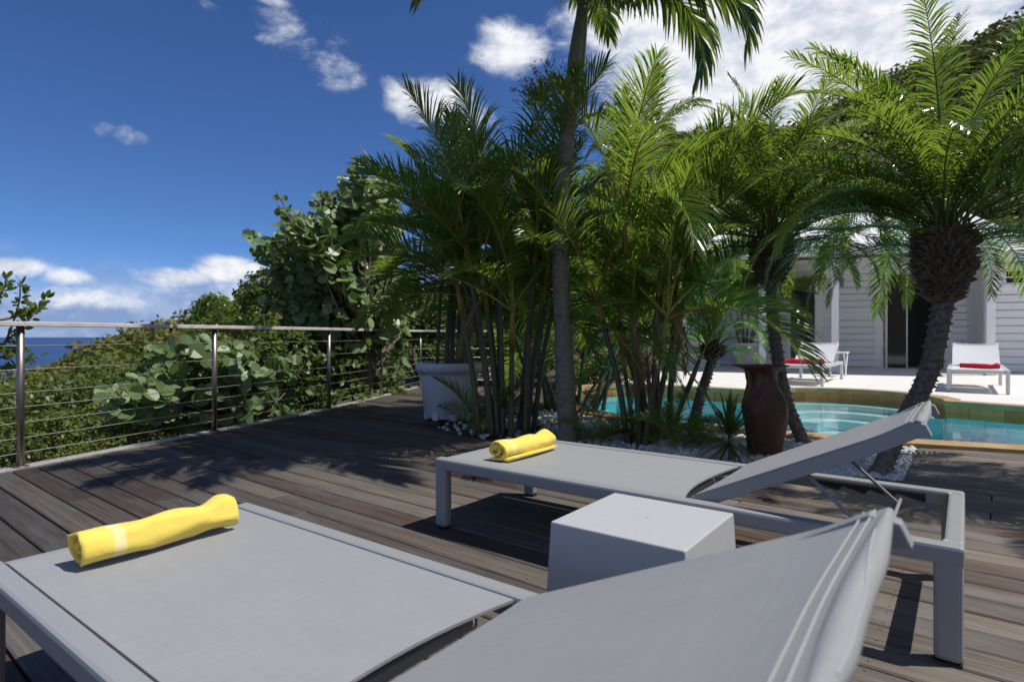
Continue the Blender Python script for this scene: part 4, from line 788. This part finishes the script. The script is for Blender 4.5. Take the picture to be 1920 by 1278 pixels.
# ------------------------------------------------------------------ sun loungers
def make_lounger(label, loc, rz, ysc, sling, metal, group, ang=25.5, Wd=.75):
    Ln, H, hs, BL = 2.035, .33, 1.235, .765; t = thing('sun_lounger', label, 'sun lounger', loc, rz, group); t.scale = (1, ysc, 1)
    rw, rh = .055, .055
    mb = MB()
    for y in (rw / 2, Wd - rw / 2): mb.box((Ln / 2, y, H - rh / 2), (Ln, rw, rh))
    mb.box((Ln - .025, Wd / 2, H - .026), (.05, Wd - 2 * rw - .002, .05)); mb.box((.03, Wd / 2, H - .034), (.045, Wd - 2 * rw - .002, .045)); mb.box((hs - .14, Wd / 2, H - .085), (.04, Wd - 2 * rw - .002, .03))
    mb.obj('frame', metal, t, bevel=.010)
    for x in (.037, Ln - .037):
        for y in (.026, Wd - .026):
            mb = MB(); mb.box((x, y, (H - .02) / 2 + .002), (.070, .049, H - .024)); l = mb.obj('leg', metal, t, bevel=.014)
    # seat sling, slightly sagging, with a curved rear edge
    def sheet(nx, ny, fn, th):
        vs = [fn(i / nx, j / ny) for i in range(nx + 1) for j in range(ny + 1)]; m = len(vs); fs = []
        vs2 = [(x, y, z - th) for x, y, z in vs]
        q = lambda i, j: i * (ny + 1) + j
        for i in range(nx):
            for j in range(ny): fs += [(q(i, j), q(i + 1, j), q(i + 1, j + 1), q(i, j + 1)), (m + q(i, j + 1), m + q(i + 1, j + 1), m + q(i + 1, j), m + q(i, j))]
        for i in range(nx): fs += [(q(i, 0), m + q(i, 0), m + q(i + 1, 0), q(i + 1, 0)), (q(i + 1, ny), m + q(i + 1, ny), m + q(i, ny), q(i, ny))]
        for j in range(ny): fs += [(q(0, j + 1), m + q(0, j + 1), m + q(0, j), q(0, j)), (q(nx, j), m + q(nx, j), m + q(nx, j + 1), q(nx, j + 1))]
        return vs + vs2, fs
    y0, y1 = rw + .004, Wd - rw - .004
    def seat(u, v):
        e = 4 * v * (1 - v); x = .004 + u * (hs - .020 - .055 * e); return (x, y0 + v * (y1 - y0), H - .004 - .012 * e * min(1, 6 * u) * min(1, 1 + 0 * u) - (.006 if u == 0 else 0))
    mb = MB(); mb.add(*sheet(28, 12, seat, .007)); mb.obj('seat_sling', sling, t, smooth=False)
    # backrest
    a = R(ang); bk = bpy.data.objects.new('backrest', None); 
    def Bp(q, y, h): return (hs + q * math.cos(a) - h * math.sin(a), y, H + .002 + q * math.sin(a) + h * math.cos(a))
    def back(u, v):
        e = 4 * v * (1 - v); q = .020 + .018 * e + u * (BL - .020 - .018 * e - .030 * e); fl = max(0, (u - .8) / .2); return Bp(q, y0 + v * (y1 - y0), -.014 * e * math.sin(min(1, u * 1.2) * math.pi / 2) + .008 * fl * fl)
    mb = MB(); mb.add(*sheet(30, 14, back, .006)); b = mb.obj('backrest', sling, t)
    for s in (0, 1):
        y = y0 + .018 if s == 0 else y1 - .018; vs = []
        for q, hb, ht in ((.0, -.05, -.004), (BL - .16, -.05, -.005), (BL - .02, -.042, .010), (BL + .014, -.050, -.012)):
            for yy in (y - .017, y + .017): vs += [Bp(q, yy, hb), Bp(q, yy, ht)]
        fs = []
        for i in range(3):
            k = 4 * i; fs += [(k, k + 4, k + 5, k + 1), (k + 3, k + 7, k + 6, k + 2), (k + 1, k + 5, k + 7, k + 3), (k + 2, k + 6, k + 4, k)]
        fs += [(0, 1, 3, 2), (14, 15, 13, 12)]; mb = MB(); mb.add(vs, fs); mb.obj('side_rail', metal, b, bevel=.003)
    pts = []; rads = []
    for j in range(21):
        v = j / 20; e = 4 * v * (1 - v); r_ = .006 + .013 * min(1, 1.25 * e); rads.append(r_); pts.append((BL - .052 * e + .024 * e + r_ * .35, y0 + v * (y1 - y0), -.014 * e + .008 - r_))
    mb = MB(); mb.tube([Bp(*p) for p in pts], rads, 14); mb.obj('head_roll', sling, b, smooth=True)
    for dq, pr in ((-.034, .0016), (-.018, .0016)):
        mb = MB(); mb.tube([Bp(p[0] + dq, p[1], p[2] + r_ + .0004) for p, r_ in zip(pts, rads)], pr, 8); mb.obj('piping', 'piping', b, smooth=True)
    third = [(pts[j], rads[j], R(88 - 66 * min(1, (17 - j) / 7) ** 1.3)) for j in range(17, 2, -1)]
    mb = MB(); mb.tube(curve_pts([Bp(p[0] + r_ * math.cos(ph), p[1], p[2] + r_ * math.sin(ph)) for p, r_, ph in third], 3), .0015, 6); mb.obj('piping', 'piping', b, smooth=True)
    # prop bar
    mb = MB(); xs = hs + .60
    for y in (y0 + .035, y1 - .035): mb.tube([Bp(.40, y, -.045), (xs - .012, y, H - .055), (xs, y + (.012 if y < Wd / 2 else -.012), H - .052)], .0065, 8)
    mb.tube([(xs, y0 + .004, H - .05), (xs, y1 - .004, H - .05)], .0065, 8); mb.obj('prop_bar', metal, t, smooth=True)
    for y, sgn in ((rw + .0045, 1), (Wd - rw - .0045, -1)):
        x0_, x1_ = hs + .30, hs + .68; prof = [(x0_, H - .018), (x1_, H - .018), (x1_, H - .05)]; n_ = 4
        for k in range(n_): xb = x1_ - (x1_ - x0_) / n_ * k; xa = x1_ - (x1_ - x0_) / n_ * (k + 1); prof += [(xb - .012, H - .05), (xa + .004, H - .030)]
        m = len(prof); vs = [(x, y - .003, z) for x, z in prof] + [(x, y + .003, z) for x, z in prof]; mb = MB(); mb.add(vs, [tuple(range(m)), tuple(range(2 * m - 1, m - 1, -1))] + [(i, m + i, m + (i + 1) % m, (i + 1) % m) for i in range(m)]); mb.obj('ratchet_rack', 'dark_plastic', t)
    for y in (rw + .002, Wd - rw - .014):
        mb = MB(); mb.box((Ln - .045, y + .006, H - .012), (.014, .014, .022)); mb.obj('corner_cap', 'yellowed_cap', t, bevel=.003)
    for x in (.037, Ln - .037):
        for y in (.026, Wd - .026): mb = MB(); mb.box((x, y, .002), (.066, .044, .004)); mb.obj('foot_pad', 'dark_plastic', t)
    return t
AU = math.atan2(-.600, .80)
g = 'grey sling loungers on the deck'
make_lounger('nearest grey sun lounger with raised back and a yellow towel, cut off by the frame', (-.936 - .6 * .735, 2.118 - .8 * .735, .003), AU, .735 / .75, 'grey_sling', 'grey_metal', g, 24.3)
make_lounger('grey sun lounger in the middle of the deck between the side table and the palms', (-.375, 2.873, .003), math.atan2(-.604, .797), .775 / .75, 'grey_sling', 'grey_metal', g)
AV = math.atan2(.80, .60)
g = 'white sling loungers on the terrace'
make_lounger('white sun lounger on the terrace partly behind the slim bent palm trunk', (4.98, 9.55, .112), AV, 1.0, 'white_sling', 'white_metal', g, 27)
make_lounger('white sun lounger on the terrace right of the shaggy palm trunk', (6.86, 8.22, .112), AV, .95, 'white_sling', 'white_metal', g, 27)

def towel(name, label, loc, rz, ln, rad, m, seed, flap=False, squash=.84, tilt=0):
    rg = random.Random(seed); turns = 3.3; nseg = 40; ns = int(turns * 22); th = rad / (turns + .35)
    outer, inner = [], []
    for i in range(ns + 1):
        a = i / ns * turns * 6.283; q = .18 * rad + (rad * .82) * (i / ns); wob = 1 + .05 * math.sin(a * 2.0 + seed) + .03 * math.sin(a * 3.1)
        if i < ns * .45: wob *= 1 + .22 * math.sin(a * 1.5 + seed)
        outer.append((q * wob, a)); inner.append((max(.002, q * wob - th * .62), a))
    a_end = turns * 6.283; a_off = -math.pi / 2 - a_end + (0.5 if flap else -.5)
    mb = MB(); npf = 2 * (ns + 1)
    for k in range(nseg + 1):
        f = k / nseg; x = ln * f; br = 1 + .05 * math.sin(f * 5 + seed) + .025 * math.sin(f * 13 + seed * 2); dx = rg.uniform(-.003, .003)
        ring = []
        for (q, a) in outer: ring.append((q, a))
        for (q, a) in inner[::-1]: ring.append((q, a))
        for i, (q, a) in enumerate(ring):
            layer = (i if i <= ns else npf - 1 - i) / ns; an = a + a_off + .05 * math.sin(f * 7 + layer * 3)
            z = rad * squash + q * br * math.sin(an) * squash; y = q * br * math.cos(an) * 1.06
            if z < .0: z = .0
            end = (1 if f < .03 else -1 if f > .97 else 0) * (.010 * math.sin(layer * 9 + seed) + .012 * (1 - layer))
            nv = mnoise.noise_vector(Vector((x * 7 + seed, math.cos(an) * 1.1, math.sin(an) * 1.1 + seed * 3))) * .0085 * (.35 + layer) + mnoise.noise_vector(Vector((x * 19 + seed * 2, math.cos(an) * 2.6, math.sin(an) * 2.6))) * .0035 * layer
            pk = .016 * layer * math.exp(-((f - .93) / .07) ** 2) * max(0, math.sin(an)) - .010 * layer * math.exp(-((f - .78) / .10) ** 2) * max(0, math.sin(an))
            mb.v.append((x + end + nv.x * .6, y + nv.y, max(.001, z + nv.z + pk)))
    for k in range(nseg):
        for i in range(npf): j = (i + 1) % npf; mb.f.append((k * npf + i, k * npf + j, (k + 1) * npf + j, (k + 1) * npf + i))
    for e, fl in ((0, 0), (nseg, 1)):
        for i in range(ns):
            q = (e * npf + i, e * npf + i + 1, e * npf + npf - 2 - i, e * npf + npf - 1 - i); mb.f.append(q if fl else q[::-1])
    if flap: mb.box((ln * .5, -rad * .72, .009), (ln * .97, rad * .95, .014))
    mb.mi = [0] * len(mb.f); mb.r = [.5] * len(mb.f)
    o = mb.obj(name, m, smooth=True); o.location = loc; o.rotation_euler = (0, tilt, rz)
    ss = o.modifiers.new('subdiv', 'SUBSURF'); ss.levels = 0; ss.render_levels = 0
    return tag(o, label, 'towel', 'rolled towels on the loungers')
AT = math.atan2(.83, .56)
towel('towel', 'rolled yellow towel with a pale stripe on the nearest grey lounger', (-1.115, 1.535, .328), AT, .40, .054, 'yellow_towel', 3)
towel('towel', 'rolled yellow towel with a loose flap on the middle grey lounger', (-.075, 2.83, .328), math.atan2(.82, .6), .44, .056, 'yellow_towel', 8, True)
towel('towel', 'rolled red towel on the white lounger beside the slim bent trunk', (4.98 + .6 * .30 - .8 * .70, 9.55 + .8 * .30 + .6 * .70, .44), AV - math.pi / 2, .66, .055, 'red_cloth', 5)
towel('towel', 'rolled red towel on the right hand white lounger', (6.86 + .6 * .30 - .8 * .56, 8.22 + .8 * .30 + .6 * .56, .44), AV - math.pi / 2, .46, .05, 'red_cloth', 6)

def side_table():
    c = Vector((.365, 1.648, 0)); t = thing('side_table', 'solid grey cube side table with sloping sides between the two grey loungers', 'side table', c, AU)
    h, a, b = .42, .1865, .206; mb = MB(); vs = [(-b, -b, .004), (b, -b, .004), (b, b, .004), (-b, b, .004), (-a, -a, h), (a, -a, h), (a, a, h), (-a, a, h)]
    mb.add(vs, [(3, 2, 1, 0), (4, 5, 6, 7), (0, 1, 5, 4), (1, 2, 6, 5), (2, 3, 7, 6), (3, 0, 4, 7)]); o = mb.obj('body', 'table_grey', t, bevel=.0045); o.modifiers['bevel'].segments = 3
    mb = MB(); mb.lathe([(0, h + .0012), (.0026, h + .0012), (.003, h - .002)], 12, (0.01, 0.0, 0)); mb.obj('drain_plug', 'grey_metal', t)
side_table()

# ------------------------------------------------------------------ house
E = Vector((.935, -.354, 0)).normalized(); Mn = Vector((-.354, -.935, 0)).normalized(); W0 = Vector((8.94, 15.4, 0))
def HP(t, o, z): p = E * t + Mn * o; return (p.x, p.y, z)      # local to house origin
def hbox(mb, t0, t1, o0, o1, z0, z1):
    vs = [HP(t, o, z) for z in (z0, z1) for o in (o0, o1) for t in (t0, t1)]
    mb.add(vs, [(0, 2, 3, 1), (4, 5, 7, 6), (0, 1, 5, 4), (2, 6, 7, 3), (0, 4, 6, 2), (1, 3, 7, 5)])
def house():
    t = thing('house', 'low white timber house with a porch and pale roof beyond the pool', 'house', W0); Z0, ZT = .108, 2.62
    def siding(mb, t0, t1, z0, z1, o=0.0, bh=.17):
        z = z0
        while z < z1 - .01:
            zz = min(z + bh, z1); zb = z + .024; vs = [HP(t0, o + .050, zb), HP(t1, o + .050, zb), HP(t0, o + .050, zz), HP(t1, o + .050, zz), HP(t0, o, zb), HP(t1, o, zb), HP(t0, o, zz), HP(t1, o, zz)]
            mb.add(vs, [(0, 1, 3, 2), (4, 5, 1, 0), (2, 3, 7, 6)]); z = zz
        hbox(mb, t0, t1, o - .12, o - .001, z0, z1)
    mb = MB()
    siding(mb, -4.6, -1.62, Z0, ZT); siding(mb, -1.00, .36, Z0, ZT); siding(mb, 1.95, 3.2, Z0, ZT); siding(mb, -1.62, -1.0, 2.44, ZT); siding(mb, .36, 1.95, 2.46, ZT); mb.obj('wall', 'white_wall', t)
    mb = MB(); siding(mb, 2.35, 6.5, Z0, 2.5, 1.35); hbox(mb, 2.30, 2.35, -.1, 1.38, Z0, 2.5); mb.obj('wing_wall', 'white_wall', t)
    mb = MB(); hbox(mb, -1.60, -1.02, -.10, -.06, Z0 + .02, 2.42); w = mb.obj('window', 'glass', t)
    mb = MB(); hbox(mb, -1.70, -1.60, -.02, .062, Z0, 2.46); hbox(mb, -1.02, -.86, -.02, .062, Z0, 2.46); hbox(mb, -1.70, -.86, -.02, .065, 2.44, 2.56); mb.obj('frame', 'white_trim', w)
    mb = MB(); hbox(mb, .34, .53, -.02, .062, Z0, 2.5); hbox(mb, 1.83, 2.0, -.02, .062, Z0, 2.5); hbox(mb, .34, 2.0, -.02, .065, 2.46, 2.6); d = mb.obj('door_frame', 'white_trim', t)
    mb = MB(); hbox(mb, .60, .645, -.08, -.03, Z0, 2.44); hbox(mb, 1.06, 1.09, -.10, -.06, Z0, 2.44); mb.obj('door_stile', 'white_trim', d)
    mb = MB(); hbox(mb, .645, 1.06, -.075, -.068, Z0, 2.44); mb.obj('glass_pane', 'glass', d)
    mb = MB(); hbox(mb, .53, .60, -.09, -.035, Z0, 2.44); mb.obj('door_jamb', 'coping', d)
    mb = MB(); hbox(mb, -.99, .33, .051, .085, 1.42, 1.50); mb.obj('wall_rail', 'white_trim', t)
    mb = MB(); hbox(mb, -4.7, 3.3, -.02, .16, ZT - .02, 2.90); mb.obj('header_beam', 'white_wall', t)
    for tc_ in (-4.15, -2.385, -.902, 1.93):
        mb = MB(); hbox(mb, tc_ - .075, tc_ + .075, 2.52, 2.67, Z0, 2.70); c = mb.obj('column', 'white_trim', t, bevel=.01)
        mb = MB(); hbox(mb, tc_ - .095, tc_ + .095, 2.5, 2.69, Z0, Z0 + .12); mb.obj('column_base', 'white_trim', c, bevel=.006)
    mb = MB(); hbox(mb, -4.7, 2.2, 2.53, 2.66, 2.70, 2.82); mb.obj('porch_beam', 'white_trim', t)
    for i in range(14):
        tt = -4.5 + i * .5; mb = MB(); vs = [HP(tt + a, o, z + b) for a in (0, .05) for o, z in ((.1, 3.42), (3.05, 2.74)) for b in (0, .09)]; mb.add(vs, [(0, 1, 3, 2), (4, 6, 7, 5), (0, 2, 6, 4), (1, 5, 7, 3), (0, 4, 5, 1), (2, 3, 7, 6)]); mb.obj('rafter', 'white_wall', t)
    mb = MB(); hbox(mb, -4.85, 2.25, 3.08, 3.11, 2.70, 2.87); mb.obj('fascia', 'white_trim', t)
    # corrugated hipped roof
    mb = MB(); ez, rz, eo, ro = 2.86, 4.28, 3.14, -1.0; tl, tr, hip = -4.85, 2.3, 2.4; n = 240
    def strip(t0, t1, fn):
        cols = []
        for i in range(n + 1):
            tt = t0 + (t1 - t0) * i / n; cor = .012 * math.sin(i * math.pi / 2 * .9); (oa, za), (ob, zb) = fn(tt); cols.append((HP(tt, oa, za + cor), HP(tt, ob, zb + cor)))
        vs = [p for c in cols for p in c]; mb.add(vs, [(2 * i, 2 * i + 2, 2 * i + 3, 2 * i + 1) for i in range(n)])
    sl = (rz - ez) / (eo - ro)
    def top(tt): f = min(1, (tt - tl) / hip, ); f = max(0.0, f); o = eo + (ro - eo) * f; return ((eo, ez), (o, ez + (eo - o) * sl))
    strip(tl, tr, top); strip(tl, tr, lambda tt: ((-5.1, ez), (-5.1 + (ro + 5.1) * max(0, min(1, (tt - tl) / hip)), ez + (rz - ez) * max(0, min(1, (tt - tl) / hip)))))
    mb.add([HP(tl, eo, ez), HP(tl + hip, ro, rz), HP(tl, -5.1, ez)], [(0, 1, 2)]); mb.add([HP(tr, eo, ez), HP(tr, -5.1, ez), HP(tr, ro, rz)], [(0, 1, 2)]); mb.obj('roof', 'roof_white', t)
    mb = MB(); n2 = 120; cols = []
    for i in range(n2 + 1): tt = 2.32 + 4.4 * i / n2; cor = .012 * math.sin(i * 1.4); cols += [HP(tt, 1.95, 2.74 + cor), HP(tt, -1.5, 3.35 + cor)]
    mb.add(cols, [(2 * i, 2 * i + 2, 2 * i + 3, 2 * i + 1) for i in range(n2)]); mb.obj('wing_roof', 'roof_white', t)
    mb = MB(); hbox(mb, 2.32, 6.7, 1.86, 1.90, 2.50, 2.74); mb.obj('wing_fascia', 'white_trim', t)
    mb = MB(); hbox(mb, 2.62, 4.4, 1.36, 1.402, 2.06, 2.36); w = mb.obj('louvre_window', 'glass', t)
    for k in range(3): mb = MB(); hbox(mb, 2.60, 4.42, 1.37, 1.43, 2.05 + k * .14, 2.075 + k * .14); mb.obj('louvre', 'white_trim', w)
    mb = MB(); hbox(mb, 2.52, 4.5, 1.36, 1.44, 1.96, 2.04); mb.obj('sill', 'white_trim', w)
    mb = MB(); hbox(mb, -.42, -.36, .051, .14, 2.18, 2.42); mb.obj('wall_lamp', 'steel', t)
    # room behind the sliding door
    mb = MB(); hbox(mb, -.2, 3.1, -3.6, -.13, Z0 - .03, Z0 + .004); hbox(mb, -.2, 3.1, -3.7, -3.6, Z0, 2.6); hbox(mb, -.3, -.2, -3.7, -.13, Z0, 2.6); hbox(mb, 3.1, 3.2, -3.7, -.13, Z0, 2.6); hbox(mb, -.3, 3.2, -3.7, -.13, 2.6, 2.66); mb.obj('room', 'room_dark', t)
    return t
house()
def indoor():
    b = Vector(HP(1.0, -2.4, .115)) + W0; t = thing('desk', 'white desk inside the dark doorway of the house', 'desk', b, math.atan2(E.y, E.x)); mb = MB(); mb.box((0, 0, .74), (1.0, .5, .04)); mb.obj('desktop', 'white_trim', t, bevel=.004)
    for x in (-.45, .45):
        for y in (-.2, .2): mb = MB(); mb.box((x, y, .36), (.04, .04, .72)); mb.obj('leg', 'white_trim', t)
    b = Vector(HP(.95, -1.8, .115)) + W0; t = thing('chair', 'white chair drawn up to the desk inside the doorway', 'chair', b, math.atan2(E.y, E.x)); mb = MB(); mb.box((0, 0, .45), (.42, .42, .035)); mb.obj('seat', 'white_trim', t, bevel=.005)
    for x in (-.18, .18):
        for y in (-.18, .18): mb = MB(); mb.tube([(x, y, .43), (x * 1.1, y * 1.15, 0.0)], [.016, .012], 8); mb.obj('leg', 'white_trim', t)
    mb = MB(); mb.tube(curve_pts([(-.19, -.19, .46), (-.2, -.22, .8), (0, -.24, .9), (.2, -.22, .8), (.19, -.19, .46)], 6), .014, 8); mb.obj('backrest', 'white_trim', t, smooth=True)
    c = at(1571, 661, 12.0); t = thing('folding_table', 'small white folding table beside the white lounger and porch column', 'side table', (c.x, c.y, .11), AV); mb = MB(); mb.box((0, 0, .47), (.36, .36, .025)); mb.obj('tabletop', 'white_trim', t, bevel=.005)
    for y in (-.14, .14):
        for s in (-1, 1): mb = MB(); mb.tube([(-.15 * s, y + s * .012, .455), (.16 * s, y + s * .012, .0)], .011, 6); mb.obj('leg', 'white_trim', t)
indoor()
# low white wall at the left of the terrace
mb = MB(); a, b = at(1180, 690, 14.2), at(1345, 690, 16.0); a.z = b.z = 0; d = (b - a); ang = math.atan2(d.y, d.x); t = thing('garden_wall', 'low white rendered wall with a red base line behind the pool', 'wall', (a + b) / 2, ang)
mb.box((0, 0, .62), (d.length, .18, 1.05)); mb.obj('wall_body', 'white_wall', t, bevel=.01); mb = MB(); mb.box((0, -.005, .06), (d.length + .01, .2, .07)); mb.obj('base_line', 'red_paint', t)
